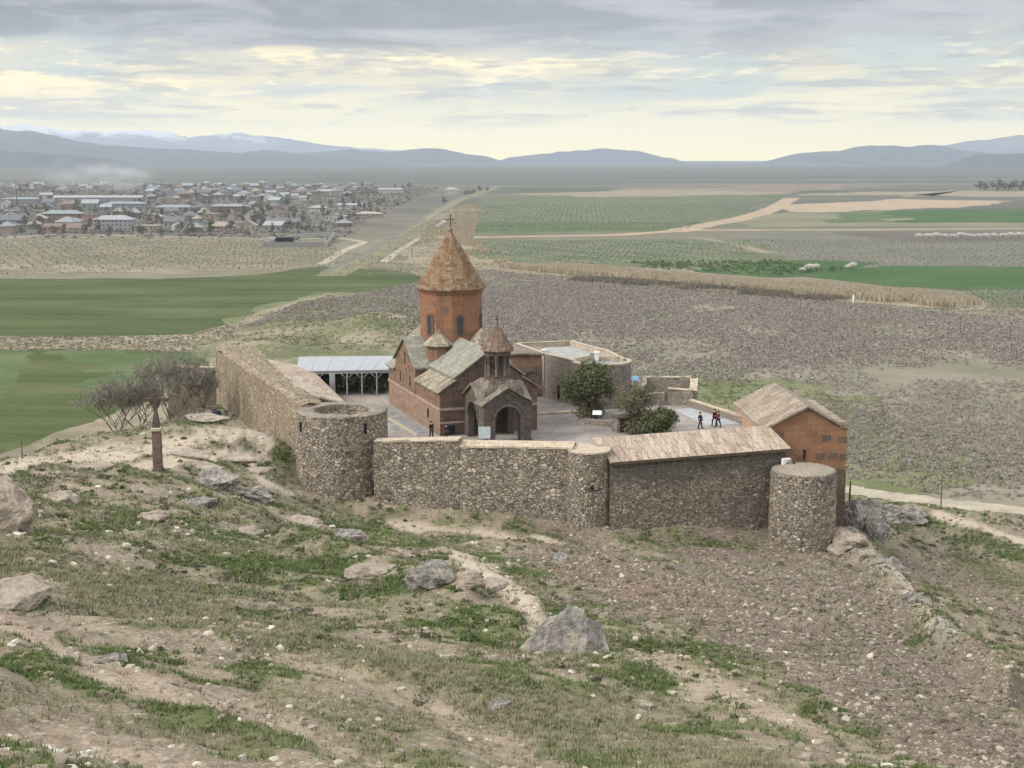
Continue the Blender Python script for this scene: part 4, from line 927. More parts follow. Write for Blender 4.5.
# ================================================================ COURT AND FORTRESS WALLS
def sag(poly, n=10):
    out = []
    for a, b in zip(poly, poly[1:] + poly[:1]): out += [(a[0] + (b[0] - a[0]) * k / n, a[1] + (b[1] - a[1]) * k / n) for k in range(n)]
    return out
t = NT('court_paving'); o = t.world(); x, y, z = t.sep(o); n1 = t.noise(o, .35, 5, .65); n2 = t.noise(o, 3., 4, .6)
c = t.ramp(t.math('ADD', t.math('MULTIPLY', n1, .6), t.math('MULTIPLY', n2, .4)), [(.36, (.20, .175, .16)), (.5, (.27, .24, .22)), (.64, (.36, .325, .295))])
e = t.vor(o, 1.1, 'DISTANCE_TO_EDGE'); c = t.mix(t.math('MULTIPLY', t.step(e, .04, .0), .5), c, (.11, .10, .09)); t.col(c); t.bump(n2, .4, .05)
mb = MB(); mb.prism([(-17, 131.5), (-11, 129.5), (5, 127), (9, 126.5), (26, 132.6), (25.4, 136), (24.6, 148), (23.2, 150), (20.5, 156.5), (14, 165), (9, 176), (-24, 175), (-34.5, 171), (-24, 146)], 27.5, ZC)
struct(mb.build('courtyard', t.mat))
mb = MB(); mb.prism([(20.6, 145.2), (24.3, 146), (23.0, 149.6), (20.2, 156), (18.2, 154.5)], ZC - .2, ZC + .02); struct(mb.build('court_path', plain('pale_asphalt', (.33, .34, .35), .9, .12, .8)))
mb = MB(); mb.prism([(-15.5, 146), (-11, 141.5), (-8.2, 140.2), (-15.0, 159)], ZC - .2, ZC + .015); struct(mb.build('court_path', plain('grey_asphalt', (.22, .22, .215), .9, .25, .8)))
mb = MB(); mb.prism([(-9.9, 139.8), (-9.5, 139.6), (-13.2, 149.0), (-13.6, 148.8)], ZC - .1, ZC + .16); struct(mb.build('kerb', M['cap']))

def root(name, loc, label, cat, group=None): return empty(name, loc, 0, label, cat, group)
def wallseg(rt, name, p, q, th, ztop, zbot, mats, capm=None, capt=.22, jit=.05, seg=.8, over=.06, n_in=None):
    """masonry wall from p to q (outer face), thickness th inwards (left of p->q), uneven top; coordinates relative to rt"""
    o = rt.location; P = Vector((p[0] - o.x, p[1] - o.y, 0)); Q = Vector((q[0] - o.x, q[1] - o.y, 0)); L = (Q - P).length; n = max(2, int(L / seg))
    d = (Q - P) / L; nr = Vector((-d.y, d.x, 0)) if n_in is None else Vector((*n_in, 0)).normalized()
    zt = ztop if isinstance(ztop, (tuple, list)) else (ztop, ztop); zb = zbot if isinstance(zbot, (tuple, list)) else (zbot, zbot)
    mb = MB(); nv = 8; rows = []
    for i in range(n + 1):
        f = i / n; b = P.lerp(Q, f); top = zt[0] + (zt[1] - zt[0]) * f - o.z + (random.random() - .5) * 2 * jit; bot = zb[0] + (zb[1] - zb[0]) * f - o.z
        col_ = []
        for k in range(nv + 1):
            w_ = (random.random() - .5) * .07 if 0 < k < nv else 0
            col_.append(b + nr * (w_ + .05 * (1 - k / nv) * -3) + Vector((0, 0, bot + (top - bot) * k / nv)))
        col_.append(b + nr * th + Vector((0, 0, top))); col_.append(b + nr * th + Vector((0, 0, bot)))
        rows.append(col_)
    m = len(rows[0]); vs = [v for r in rows for v in r]
    fs = [(i * m + k, (i + 1) * m + k, (i + 1) * m + k + 1, i * m + k + 1) for i in range(n) for k in range(m - 1)] + [tuple(range(m))[::-1], tuple(n * m + k for k in range(m))]
    mb.add(vs, fs); w_ = mb.build(name, mats, rt)
    if capm:
        mb = MB(); vs = []
        for i in range(n + 1):
            f = i / n; b = P.lerp(Q, f); top = zt[0] + (zt[1] - zt[0]) * f - o.z; j1, j2, j3 = [(random.random() - .5) * 2 * jit for _ in range(3)]
            vs += [b - nr * (over + j1) + Vector((0, 0, top - .04)), b - nr * (over + j1) + Vector((0, 0, top + capt * .8 + j2 * .5)), b + nr * (th * .5) + Vector((0, 0, top + capt + j3)), b + nr * (th + .05) + Vector((0, 0, top + capt * .8)), b + nr * (th + .05) + Vector((0, 0, top - .04))]
        fs = [(i * 5 + k, (i + 1) * 5 + k, (i + 1) * 5 + (k + 1) % 5, i * 5 + (k + 1) % 5) for i in range(n) for k in range(5)] + [(0, 1, 2, 3, 4), tuple(n * 5 + k for k in range(5))[::-1]]
        mb.add(vs, fs); mb.build('capping', capm, rt)
    return w_
def tower_mesh(mb, r, z0, z1, n=96, nz=26, jit=.045, batter=.15, arc=(0, 2 * PI), c=(0, 0)):
    vs = []; full = abs(arc[1] - arc[0] - 2 * PI) < 1e-6
    for j in range(nz + 1):
        f = j / nz
        for k in range(n):
            a = arc[0] + (arc[1] - arc[0]) * k / (n if full else n - 1); rr = r + batter * (1 - f) + (rng.random() - .5) * 2 * jit * (0 if j in (0,) else 1)
            vs.append((c[0] + rr * math.cos(a), c[1] + rr * math.sin(a), z0 + (z1 - z0) * f + ((rng.random() - .5) * .12 if j == nz else 0)))
    fs = [(j * n + k, j * n + (k + 1) % n, (j + 1) * n + (k + 1) % n, (j + 1) * n + k) for j in range(nz) for k in range(n if full else n - 1)]
    mb.add(vs, fs)

# big round tower
TC = (-16.5, 133.4)
tw = root('round_tower', (*TC, 24.2), 'large round rubble tower with an open hollow top, near left corner of the fortress', 'tower')
mb = MB(); tower_mesh(mb, 4.38, -3.5, 9.6, 120, 34); mb.build('wall', M['rubble'], tw)
mb = MB(); n = 72; prof = [(4.30, 9.45), (4.38, 9.6), (4.22, 9.72), (3.4, 9.76), (2.8, 9.7), (2.62, 9.55)]
vs = []
for r, z in prof:
    for k in range(n): vs.append(((r + (rng.random() - .5) * .22) * math.cos(2 * PI * k / n), (r + (rng.random() - .5) * .22) * math.sin(2 * PI * k / n), z + (rng.random() - .5) * .15 + .03 * math.sin(k * .37)))
mb.add(vs, [(j * n + k, j * n + (k + 1) % n, (j + 1) * n + (k + 1) % n, (j + 1) * n + k) for j in range(5) for k in range(n)], 0, True); mb.build('capping', M['rubble_pale'], tw)
mb = MB(); vs = []
for j, z in enumerate((9.7, 9.2, 8.6)):
    for k in range(48): vs.append((2.64 * math.cos(2 * PI * k / 48), 2.64 * math.sin(2 * PI * k / 48), z))
mb.add(vs, [(j * 48 + (k + 1) % 48, j * 48 + k, (j + 1) * 48 + k, (j + 1) * 48 + (k + 1) % 48) for j in range(2) for k in range(48)] + [tuple(range(96, 144))]); mb.build('hollow', M['rubble'], tw)
for px_ in (304.5, 369):
    p = at_y(px_, 429, 130); a = math.atan2(p.y - TC[1], p.x - TC[0]) if px_ > 350 else math.radians(-146)
    a = -math.pi / 2 + math.asin((px_ - 341.5) / 46)
    mb = MB(); d = Vector((math.cos(a), math.sin(a), 0)); s_ = Vector((-d.y, d.x, 0)) * .11; c0 = d * 4.2
    mb.extr([c0 - s_ + Vector((0, 0, 8.0)), c0 + s_ + Vector((0, 0, 8.0)), c0 + s_ + Vector((0, 0, 8.95)), c0 - s_ + Vector((0, 0, 8.95))], d * .34); mb.build('arrow_slit', M['dark'], tw)

# long wall running back on the left
lw = root('fortress_wall', (-24, 142, 28), 'long sandy rubble wall running back from the round tower on the left', 'wall')
wallseg(lw, 'wall', (-36.9, 172.6), (-20.6, 134.4), 1.1, (34.3, 34.0), (24, 22.5), M['rubble_sand'], None, jit=.12)
mb = MB(); N_ = 46; vs = []
for i in range(N_ + 1):
    f = i / N_; j = [(random.random() - .5) * .3 for _ in range(5)]
    for (x0, y0, x1, y1, z0, z1) in ((-36.95, 172.6, -20.5, 134.4, 34.2, 33.95), (-36.3, 172.9, -19.9, 134.7, 34.75, 34.25), (-34.4, 173.2, -18.9, 136.2, 34.45, 34.05), (-31.5, 173, -18.6, 137.6, 33.9, 33.6), (-31.5, 173, -18.6, 137.6, 30, 30)):
        k = j.pop(); vs.append((x0 + (x1 - x0) * f + 24 + k * .3, y0 + (y1 - y0) * f - 142, z0 + (z1 - z0) * f - 28 + k + (.35 if f < .12 else 0)))
mb.add(vs, [(i * 5 + k, (i + 1) * 5 + k, (i + 1) * 5 + k + 1, i * 5 + k + 1) for i in range(N_) for k in range(4)] + [(0, 1, 2, 3, 4)]); mb.build('capping', M['rubble_sand'], lw)
sh = root('lean_to_shed', (-22, 154, 30), 'lean-to shed with a pinkish tiled roof inside the left fortress wall', 'shed')
R_ = [(-21.6, 141.6, 34.15), (-17.2, 143.2, 32.75), (-24.7, 168.8, 32.7), (-29.2, 165.4, 34.2)]
R_ = [Vector(p) - Vector((-22, 154, 30)) for p in R_]
mb = MB(); mb.slab(R_, .2); mb.build('roof', M['slab_pink'], sh)
mb = MB(); mb.prism([(p.x * .97 + (.3 if i in (0, 3) else -.25), p.y * .97) for i, p in enumerate(R_)], -1.5, [p.z - .25 for p in R_]); mb.build('wall', M['rubble_pale'], sh)
bw = root('back_wall', (-39, 174, 27), 'short brown wall with a pale coping behind the bare trees at the far left corner', 'wall')
wallseg(bw, 'wall', (-43.5, 174.6), (-37.0, 173.4), .7, 31.9, 24, rubble('rubble_brown', [(.16, .125, .095), (.22, .17, .13), (.19, .15, .115)], 2.2, (.16, .125, .095)), M['cap'], .14)
mb = MB(); mb.tube([(-36.6, 172.0, 27.0), (-36.6, 172.0, 33.2)], .09, 8); tag(mb.build('drain_pipe', M['iron']), 'dark vertical pipe on the far end of the sandy left wall', 'pipe')

# front wall
fw = root('front_wall', (-8, 128, 24), 'high rubble front wall between the round tower and the half-round buttress', 'wall')
wallseg(fw, 'wall', (-4.9, 127.7), (5.6, 126.1), 2.7, (31.35, 31.5), (22, 21.5), M['rubble'], M['slab_cream'], .2, jit=.09)
wallseg(fw, 'wall', (-13.0, 128.9), (-4.93, 127.72), 1.5, (31.55, 31.95), (22.5, 22), M['rubble'], M['cap'], .14, jit=.12)
ht = root('half_round_buttress', (7.1, 126.4, 24), 'half-round rubble buttress tower with a pale slab top in the middle of the front wall', 'tower')
mb = MB(); tower_mesh(mb, 1.95, -4, 7.35, 56, 28, arc=(-PI * 1.0, PI * .02)); mb.box(-1.92, 1.92, -.01, 2.3, -4, 7.3); mb.build('wall', M['rubble'], ht)
mb = MB(); pts = [(-2.2 + (.0), 2.6)] + [(2.0 * math.cos(a), 2.0 * math.sin(a)) for a in np.linspace(-PI, 0, 20)] + [(2.1, 2.6)]
mb.prism(pts, 7.3, 7.45); mb.prism([(-3.6, 1.0), (-2.1, -.1), (-2.1, 2.7), (-3.6, 2.9)], 7.3, 7.58); mb.build('capping', M['cap'], ht)
mb = MB(); mb.box(.1, .3, -2.1, -1.7, 4.0, 4.5); mb.build('loophole', M['dark'], ht)

# cell range with the sloping roof
e2 = Vector((.943, .3325, 0)); e1 = Vector((-.3325, .943, 0))
cr = root('cell_range', (9.0, 125.0, 30.5), 'long low range with a pale sloping slab roof built on the front wall', 'building')
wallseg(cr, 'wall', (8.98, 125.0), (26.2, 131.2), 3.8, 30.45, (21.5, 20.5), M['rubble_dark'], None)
def cc(a, b, z): return e2 * a + e1 * b + Vector((0, 0, z))
Lr = 18.35
mb = MB(); mb.slab([cc(-.1, -.35, .05), cc(Lr + .25, -.35, .05), cc(Lr + .25, 4.1, 1.5), cc(-.1, 4.1, 1.5)], .2)
k = 0
for i in range(1, 19):
    f = i / 19; mb.tube([cc(-.1 + f * (Lr + .3), -.35, .09), cc(-.1 + f * (Lr + .3), 4.1, 1.52)], .028, 5)
mb.build('roof', M['slab_pink'], cr)
mb = MB(); mb.extr([cc(.02, .02, -.2), cc(.02, 4.0, -.2), cc(.02, 4.0, 1.27)], e2 * .5); mb.extr([cc(Lr - .5, .02, -.2), cc(Lr - .5, 4.0, -.2), cc(Lr - .5, 4.0, 1.27)], e2 * .5); mb.extr([cc(.1, 3.5, -1), cc(.1, 4.0, -1), cc(.1, 4.0, 1.2), cc(.1, 3.5, 1.05)], e2 * (Lr - .3)); mb.build('gable_wall', M['rubble_pale'], cr)
mb = MB(); mb.extr([cc(-.1, -.42, -.2), cc(-.1, -.355, -.2), cc(-.1, -.355, .06), cc(-.1, -.42, .06)], e2 * (Lr + .3)); mb.build('eave_board', M['wood'], cr)
ac = root('air_conditioner', (26.0, 130.45, 29.4), 'white air conditioner unit fixed on the wall end beside the right bastion', 'air conditioner')
ac.rotation_euler.z = math.atan2(.3325, .943)
mb = MB(); mb.box(-.42, .42, -.42, -.06, -.3, .32); mb.build('casing', M['white_paint'], ac)
mb = MB(); mb.lathe([(.24, 0), (.24, .02)], 20); mb.v = [(v[0] + .08, -.43 - v[2], v[1]) for v in mb.v]; mb.build('fan_grille', M['grey_conc'], ac)

# right bastion
BC = (27.5, 129.0)
ba = root('round_bastion', (*BC, 20), 'round rubble bastion with a flat pebbled top at the right end of the front wall', 'tower')
mb = MB(); tower_mesh(mb, 3.05, -3, 8.9, 90, 28); mb.build('wall', M['rubble'], ba)
mb = MB(); n = 60; vs = [(0, .3, 9.35)]
for r, z in ((1.6, 9.2), (2.75, 9.02), (3.0, 8.92), (2.95, 8.75)):
    for k in range(n): vs.append((r * math.cos(2 * PI * k / n), r * math.sin(2 * PI * k / n) + (.4 if r < 2 else 0), z + (rng.random() - .5) * .06))
mb.add(vs, [(0, 1 + k, 1 + (k + 1) % n) for k in range(n)] + [(1 + j * n + k, 1 + (j + 1) * n + k, 1 + (j + 1) * n + (k + 1) % n, 1 + j * n + (k + 1) % n) for j in range(3) for k in range(n)], 0, True)
mb.build('top', rubble('pebbled_top', [(.40, .34, .27), (.50, .43, .34), (.34, .28, .22)], 4., (.44, .37, .29)), ba)
mb = MB(); mb.box(26.65, 26.9, 129.9, 130.1, 29.0, 30.2); mb.box(26.6, 26.95, 129.85, 130.15, 30.2, 30.3); tag(mb.build('chimney_pipe', M['rust']), 'short rusty brown chimney standing on the top of the right bastion', 'chimney')

# annex
an = root('annex', (28.9, 135.0, 24), 'tall orange brown stone house with a grey gabled roof, right end of the fortress', 'house')
an.rotation_euler.z = math.radians(2.2)
aw, al = 4.05, 14.5
mb = MB(); k = len(mb.f)
mb.extr([(-aw, 0, -4), (aw, 0, -4), (aw, 0, 7.75), (.05, 0, 9.75), (-aw, 0, 7.75)], (0, al, 0)); mb.m[k + 5] = 1; mb.m[k + 6] = 1
mb.m[k] = 0
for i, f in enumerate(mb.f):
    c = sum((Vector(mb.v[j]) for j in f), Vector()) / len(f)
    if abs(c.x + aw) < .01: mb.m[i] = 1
mb.build('wall', [M['tuff_annex'], M['tuff_pink']], an)
mb = MB(); mb.slab([(-aw - .35, -.3, 7.72), (-aw - .35, al + .2, 7.72), (.05, al + .2, 9.98), (.05, -.3, 9.98)], .2); mb.slab([(.05, -.3, 9.98), (.05, al + .2, 9.98), (aw - .6, al + .2, 8.1), (aw - .6, -.3, 8.1)], .2); mb.build('roof', M['slab_annex'], an)
mb = MB(); mb.box(aw - .75, aw + .28, -.12, al, 7.72, 8.02); mb.box(aw - .9, aw - .1, -.2, .6, 8.02, 8.35); mb.build('parapet', M['slab_annex'], an)
mb = MB(); mb.box(aw - .9, aw + .03, -.1, .6, -6, 3.6); mb.build('buttress', M['tuff_front'], an)
mb = MB(); mb.box(-.22, .0, -.06, .3, 4.6, 5.6); mb.build('window', M['dark'], an)
for x_, w_, z_ in ((1.0, 1.0, 4.55), (2.3, .9, 4.6), (3.4, .7, 4.5), (3.2, .9, 6.2), (-3.0, .8, 6.7), (1.6, .9, 6.4)):
    mb = MB(); mb.box(x_, x_ + w_, -.025, .2, z_, z_ + .62); mb.build('dark_block', M['tuff_front'], an)

# right edge of the court: low wall, ruin
rw = root('low_court_wall', (22, 150, 29), 'low stone wall edging the court path behind the walking people', 'wall')
wallseg(rw, 'wall', (24.9, 146.2), (20.6, 156.6), .5, (30.75, 30.75), 25, M['rubble_pale'], M['cap'], .12, n_in=(-.92, -.38))
ru = root('ruined_walls', (17, 158, 29), 'roofless ruin of low broken rubble walls on the court edge behind the shrubs', 'ruin')
for p, q, a, b in (((15.6, 162.5), (21.0, 161.8), 32.4, 32.5), ((21.0, 161.6), (20.4, 157.8), 32.5, 31.6), ((15.2, 158.4), (15.6, 162.3), 31.6, 32.4), ((17.8, 157.6), (20.6, 157.4), 31.9, 31.7), ((15.0, 158.0), (17.4, 157.5), 31.0, 31.4)):
    wallseg(ru, 'wall', p, q, .7, (a, b), 25.5, M['rubble_pale'], M['cap'], .1, jit=.22)

# ================================================================ BUILDINGS BEHIND
tb = root('terrace_building', (6, 164, 30), 'flat roofed grey rubble building with a railed roof terrace behind the church', 'building')
W_ = [(.3, 172.5), (3.75, 163.2), (6.9, 157.6), (13.0, 159.0), (11.5, 166), (7.4, 175)]
lo = [(x - 6, y - 164) for x, y in W_]
mb = MB(); mb.prism(lo, -6, 4.5); mb.build('wall', M['rubble_pale'], tb)
mb = MB(); mb.prism([(x * .93, y * .93) for x, y in lo], 4.5, 4.56); mb.build('roof', M['grey_conc'], tb)
for a, b in ((0, 1), (1, 2), (3, 4), (4, 5), (5, 0)):
    p, q = Vector((*lo[a], 0)), Vector((*lo[b], 0)); d = (q - p).normalized(); nn = Vector((-d.y, d.x, 0)) * .35
    mb = MB(); mb.extr([p + Vector((0, 0, 4.5)), q + Vector((0, 0, 4.5)), q + nn + Vector((0, 0, 4.5)), p + nn + Vector((0, 0, 4.5))], (0, 0, .62)); mb.build('parapet', M['rubble_pale'] if a < 2 else M['cap'], tb)
    mb = MB(); mb.extr([p - nn * .15 + Vector((0, 0, 5.123)), q - nn * .15 + Vector((0, 0, 5.123)), q + nn * 1.15 + Vector((0, 0, 5.123)), p + nn * 1.15 + Vector((0, 0, 5.123))], (0, 0, .1)); mb.build('coping', M['cap'], tb)
mb = MB(); d = (Vector((6.9, 157.6, 0)) - Vector((3.75, 163.2, 0))).normalized(); p = Vector((3.75, 163.2, 0)) + d * 3.2 - Vector((6, 164, 0)); nn = Vector((d.y, -d.x, 0))
mb.extr([p + nn * -.1 + Vector((0, 0, .3)), p + d * .45 - nn * .1 + Vector((0, 0, .3)), p + d * .45 - nn * .1 + Vector((0, 0, 1.9)), p - nn * .1 + Vector((0, 0, 1.9))], nn * .2); mb.build('window', M['dark'], tb)
for x, y, h in ((3.7, 163.4, .9), (9.3, 161.5, .8), (9.8, 160.6, 1.0), (12.3, 160.2, .55)):
    mb = MB(); mb.box(x - 6.22, x - 5.78, y - 164.22, y - 163.78, 4.5, 4.62 + h); mb.box(x - 6.3, x - 5.7, y - 164.3, y - 163.7, 4.62 + h, 4.74 + h); mb.build('chimney', M['white_paint'] if h > .85 else M['cap'], tb)
rb = root('back_bastion', (10.2, 158.3, 30), 'round rubble bastion with a parapet behind the dark evergreen tree', 'tower')
mb = MB(); tower_mesh(mb, 3.4, -7, 5.0, 80, 24, batter=.05); mb.build('wall', rubble('rubble_dusky', [(.22, .19, .17), (.32, .275, .235), (.18, .16, .145), (.40, .35, .30)], 2.3, (.26, .22, .19)), rb)
mb = MB(); mb.lathe([(3.45, 4.9), (3.47, 5.12), (3.0, 5.14), (2.98, 4.6)], 48, (0, 0), 0, False, cap=False); mb.build('capping', M['cap'], rb)
mb = MB(); mb.lathe([(3.0, 4.55), (3.0, 4.62)], 48, (0, 0), 0, False); mb.build('floor', M['grey_conc'], rb)
sc_ = root('side_chapel', (1.4, 163.2, 30), 'small flat roofed red stone chapel with an arched niche behind the porch', 'chapel')
mb = MB(); mb.box(-3.4, 2.25, 0, 6, -2, 5.0); mb.build('wall', M['tuff'], sc_)
mb = MB(); mb.box(-3.6, 2.4, -.2, 6.1, 5.0, 5.2); mb.build('roof', M['slab_dark'], sc_)
mb = MB(); n = 14
ring(.95, 1.05, 1.35, 1.9, lambda p, z: (p, -.14, z), (0, .138, 0)); mb.build('arch_trim', M['basalt_trim'], sc_)
mb = MB(); mb.extr([(p + .95, -.03, z) for p, z in arch_pts(2.0, -.2, 1.9)], (0, .2, 0)); mb.build('niche', M['tuff_front'], sc_)
mb = MB(); mb.box(.75, 1.15, -.06, .1, 1.0, 1.9); mb.build('window', M['dark'], sc_)
mb = MB(); mb.tube([(2.3, -.12, -1), (2.3, -.12, 5.0)], .11, 8); mb.build('downpipe', M['grey_conc'], sc_)

pv = root('pavilion', (-19.5, 167, 30), 'open dining pavilion with a white sheet roof on slim columns left of the church', 'pavilion')
Rp = [(-25.6, 164.2, 32.9), (-14.6, 163.6, 33.2), (-13.6, 170.4, 33.9), (-26.4, 171.6, 33.6)]
Rp = [Vector(p) - Vector((-19.5, 167, 30)) for p in Rp]
mb = MB(); mb.slab(Rp, .1)
for i in range(1, 6): mb.tube([Rp[0].lerp(Rp[1], i / 6) + Vector((0, 0, .02)), Rp[3].lerp(Rp[2], i / 6) + Vector((0, 0, .0))], .02, 4)
mb.build('roof', M['white_metal'], pv)
mb = MB(); mb.extr([Rp[0] + Vector((0, .1, -.1)), Rp[1] + Vector((0, .1, -.1)), Rp[1] + Vector((0, .1, -.4)), Rp[0] + Vector((0, .1, -.4))], (0, .12, 0)); mb.build('beam', M['grey_conc'], pv)
for i in range(6):
    p = Rp[0].lerp(Rp[1], (i + .4) / 6.2); big = i == 2
    mb = MB(); w_ = .33 if big else .07; mb.box(p.x - w_, p.x + w_, p.y + .02, p.y + .02 + 2 * w_, -.5, p.z - .4)
    if not big:
        for s in (-1, 1): mb.tube([(p.x, p.y + .09, p.z - 1.1), (p.x + s * .7, p.y + .09, p.z - .4)], .04, 4)
    mb.build('column', M['grey_conc'], pv)
mb = MB(); mb.box(-7.2, 5.8, 1.2, 1.5, -1, 3.1); mb.build('back_wall', plain('painted_shade_brown', (.045, .038, .03), .9), pv)  # near-black colour stands in for the shade inside the open pavilion
# ================================================================ TREES AND SHRUBS
def crown_mesh(blobs, n, size, cols_name, tintbias=0):
    """leaf faces in and on several overlapping lumps: list of (x,y,z,rx,ry,rz)"""
    vol = np.array([b[3] * b[4] * b[5] for b in blobs]) ** .8; k = rng.choice(len(blobs), n, p=vol / vol.sum()); Bq = np.array(blobs)[k]
    d = rng.normal(size=(n, 3)); d /= np.linalg.norm(d, axis=1, keepdims=True); r = rng.random(n) ** .4; r = np.where(rng.random(n) < .12, r * (1 + .55 * rng.random(n)), r)
    P = Bq[:, :3] + d * r[:, None] * Bq[:, 3:] * (1 + .25 * rng.normal(size=(n, 1)) * .5)
    a = rng.normal(size=(n, 3)); a /= np.linalg.norm(a, axis=1, keepdims=True); b = np.cross(a, d + .5 * rng.normal(size=(n, 3))); b /= np.linalg.norm(b, axis=1, keepdims=True)
    s = (size * (.5 + rng.random(n)))[:, None]
    V = np.stack([P - a * s - b * s * .3, P + a * s * .2 - b * s * .5, P + a * s + b * s * .2, P - a * s * .1 + b * s * .5], 1).reshape(-1, 3)
    lump = rng.random(len(blobs))[k]
    return V, np.arange(4 * n).reshape(-1, 4), np.repeat(np.clip(.45 * lump + .55 * rng.random(n) + tintbias, 0, 1), 4)
def limbs(mb, base, h, n, spread, r, lev=2, up=.55):
    """trunk and forking limbs; returns the branch tips"""
    tips = []
    def grow(p, d, L, r, lev):
        q1 = p + d * L * .5 + Vector((random.gauss(0, .06), random.gauss(0, .06), 0)) * L; q2 = p + d * L + Vector((random.gauss(0, .1), random.gauss(0, .1), random.gauss(0, .04))) * L
        mb.tube([p, q1, q2], [r, r * .8, r * .55], 6 if r > .05 else 4)
        tips.append((q1, L)); tips.append((q2, L))
        if lev > 0:
            for i in range(n):
                a = 2 * PI * (i + random.random() * .8) / n; dd = (d * up + Vector((math.cos(a) * spread, math.sin(a) * spread, .25 + .3 * random.random()))).normalized()
                grow(q2 if i % 2 == 0 else q1.lerp(q2, .6), dd, L * (.6 + .25 * random.random()), r * .55, lev - 1)
    grow(Vector(base), Vector((random.gauss(0, .06), random.gauss(0, .06), 1)).normalized(), h, r, lev)
    return tips
LEAF = {'juniper': leafy('juniper_leaf', [(.028, .036, .016), (.054, .064, .028), (.088, .095, .044), (.135, .135, .07)]),
        'olive': leafy('olive_leaf', [(.05, .055, .03), (.085, .085, .046), (.125, .12, .066), (.18, .165, .10)]),
        'bushg': leafy('bush_leaf', [(.035, .05, .02), (.065, .082, .032), (.10, .115, .048), (.145, .155, .072)]),
        'twig': leafy('bare_twig', [(.135, .122, .10), (.19, .172, .145), (.26, .235, .20)]),
        'blossom': leafy('blossom', [(.45, .42, .38), (.60, .57, .53), (.72, .70, .66)]),
        'village': leafy('village_leaf', [(.075, .075, .055), (.12, .11, .085), (.165, .15, .12)]),
        'grn': leafy('green_leaf', [(.03, .05, .018), (.06, .085, .03), (.10, .12, .045)])}
BARK = plain('bark', (.10, .08, .062), .95, .35, 4); BARKG = plain('grey_bark', (.145, .125, .105), .95, .3, 4)
def evergreen(name, loc, h, w, blobs, n, size, leaf, label, cat):
    r = empty(name, loc, 0, label, cat); mb = MB(); limbs(mb, (0, 0, -.3), h * .3, 4, .8, .16, 2); mb.build('trunk', BARK, r)
    V, Fq, ti = crown_mesh(blobs, n, size, leaf); np_mesh('crown', V, Fq, LEAF[leaf], r, attrs=dict(tint=ti)); return r
def at(px_, py, Y, z=None): p = at_y(px_, py, Y); return (p.x, p.y, p.z if z is None else z)
def lumps(w, h, n, seed, low=.25):
    rr = random.Random(seed); out = []
    for i in range(n):
        a = rr.random() * 2 * PI; q = rr.random() ** .6; z = low + (1 - low) * rr.random(); k = math.sqrt(max(.05, 1 - ((z - .45) / .6) ** 2)) * q * .36
        s = .13 + .13 * rr.random(); out.append((math.cos(a) * w * k, math.sin(a) * w * k, z * h * .88, w * s, w * s, h * s * .85))
    return out
evergreen('evergreen_tree', at(592, 417, 150, ZC), 5.8, 6.2, lumps(7.2, 6.2, 20, 3, .12), 11000, .13, 'juniper', 'tall dark green evergreen tree standing in the court below the round back bastion', 'tree')
evergreen('olive_shrub', at(638, 436, 141.5, ZC), 4.3, 5.4, lumps(6.2, 4.7, 16, 5, .15), 7000, .11, 'olive', 'loose grey olive shrub between the dark evergreen tree and the low green bush', 'shrub')
evergreen('round_bush', at(663, 438, 140.0, ZC), 2.5, 4.2, lumps(4.4, 2.9, 18, 9, .18), 9000, .10, 'bushg', 'low rounded green bush beside the pale court path', 'bush')
evergreen('round_bush', at(379, 395, 166, ZC), 1.8, 1.6, lumps(2.3, 2.4, 9, 12, .2), 2500, .10, 'bushg', 'small green bush at the back corner of the church under the white pavilion roof', 'bush')
evergreen('round_bush', at(350, 395, 167.2, ZC), 1.8, 1.6, lumps(10, 2.6, 18, 13, .2), 4500, .12, 'juniper', 'dark hedge added to dim the space behind the columns of the white roofed pavilion', 'hedge')  # pavilion greenery, added here to darken the open interior
def bare_tree(loc, h, w, lev, label, group, dens=900, r=.14):
    ro = empty('bare_tree', loc, 0, label, 'tree', group); mb = MB(); tips = limbs(mb, (0, 0, -.3), h * .26, 4, w, r, lev, .85); mb.build('trunk', BARKG, ro)
    k = h / float(np.percentile([q[0].z for q in tips], 88)); ro.scale = (k, k, k)
    n = len(tips); P = np.array([t[0] for t in tips]); L = np.array([t[1] for t in tips]); sel = np.where(L < np.median(L) + 1e-6)[0]
    k = rng.choice(sel, dens); d = rng.normal(size=(dens, 3)) + np.array([0, 0, .55]); d /= np.linalg.norm(d, axis=1, keepdims=True)
    ln = (.35 + .7 * rng.random(dens))[:, None] * h * .11; s = np.cross(d, rng.normal(size=(dens, 3))); s /= np.linalg.norm(s, axis=1, keepdims=True); s = s * .02
    a = P[k] + rng.normal(size=(dens, 3)) * .05; V = np.stack([a - s, a + s, a + d * ln + s * .3, a + d * ln - s * .3], 1).reshape(-1, 3)
    np_mesh('twigs', V, np.arange(4 * dens).reshape(-1, 4), LEAF['twig'], ro, attrs=dict(tint=np.repeat(rng.random(dens), 4))); return ro
BT = 'bare trees below the left fortress wall'
for px_, Y, ptop, w, lab in ((166, 152, 362, .62, 'tallest bare grey tree with spreading limbs near the end of the sandy wall'), (118, 150, 389, .8, 'low spreading bare tree leaning out over the green field'),
        (203, 161, 372, .6, 'bare grey tree close against the brown back wall'), (183, 163, 369, .65, 'bare thicket tree behind the tallest bare tree'), (137, 149, 380, .8, 'small bare tree left of the tallest bare tree')):
    p = at_y(px_, ptop, Y); g_ = ground(p.x, p.y); bare_tree((p.x, p.y, g_), p.z - g_, w, 4, lab, BT, 1000, .10)
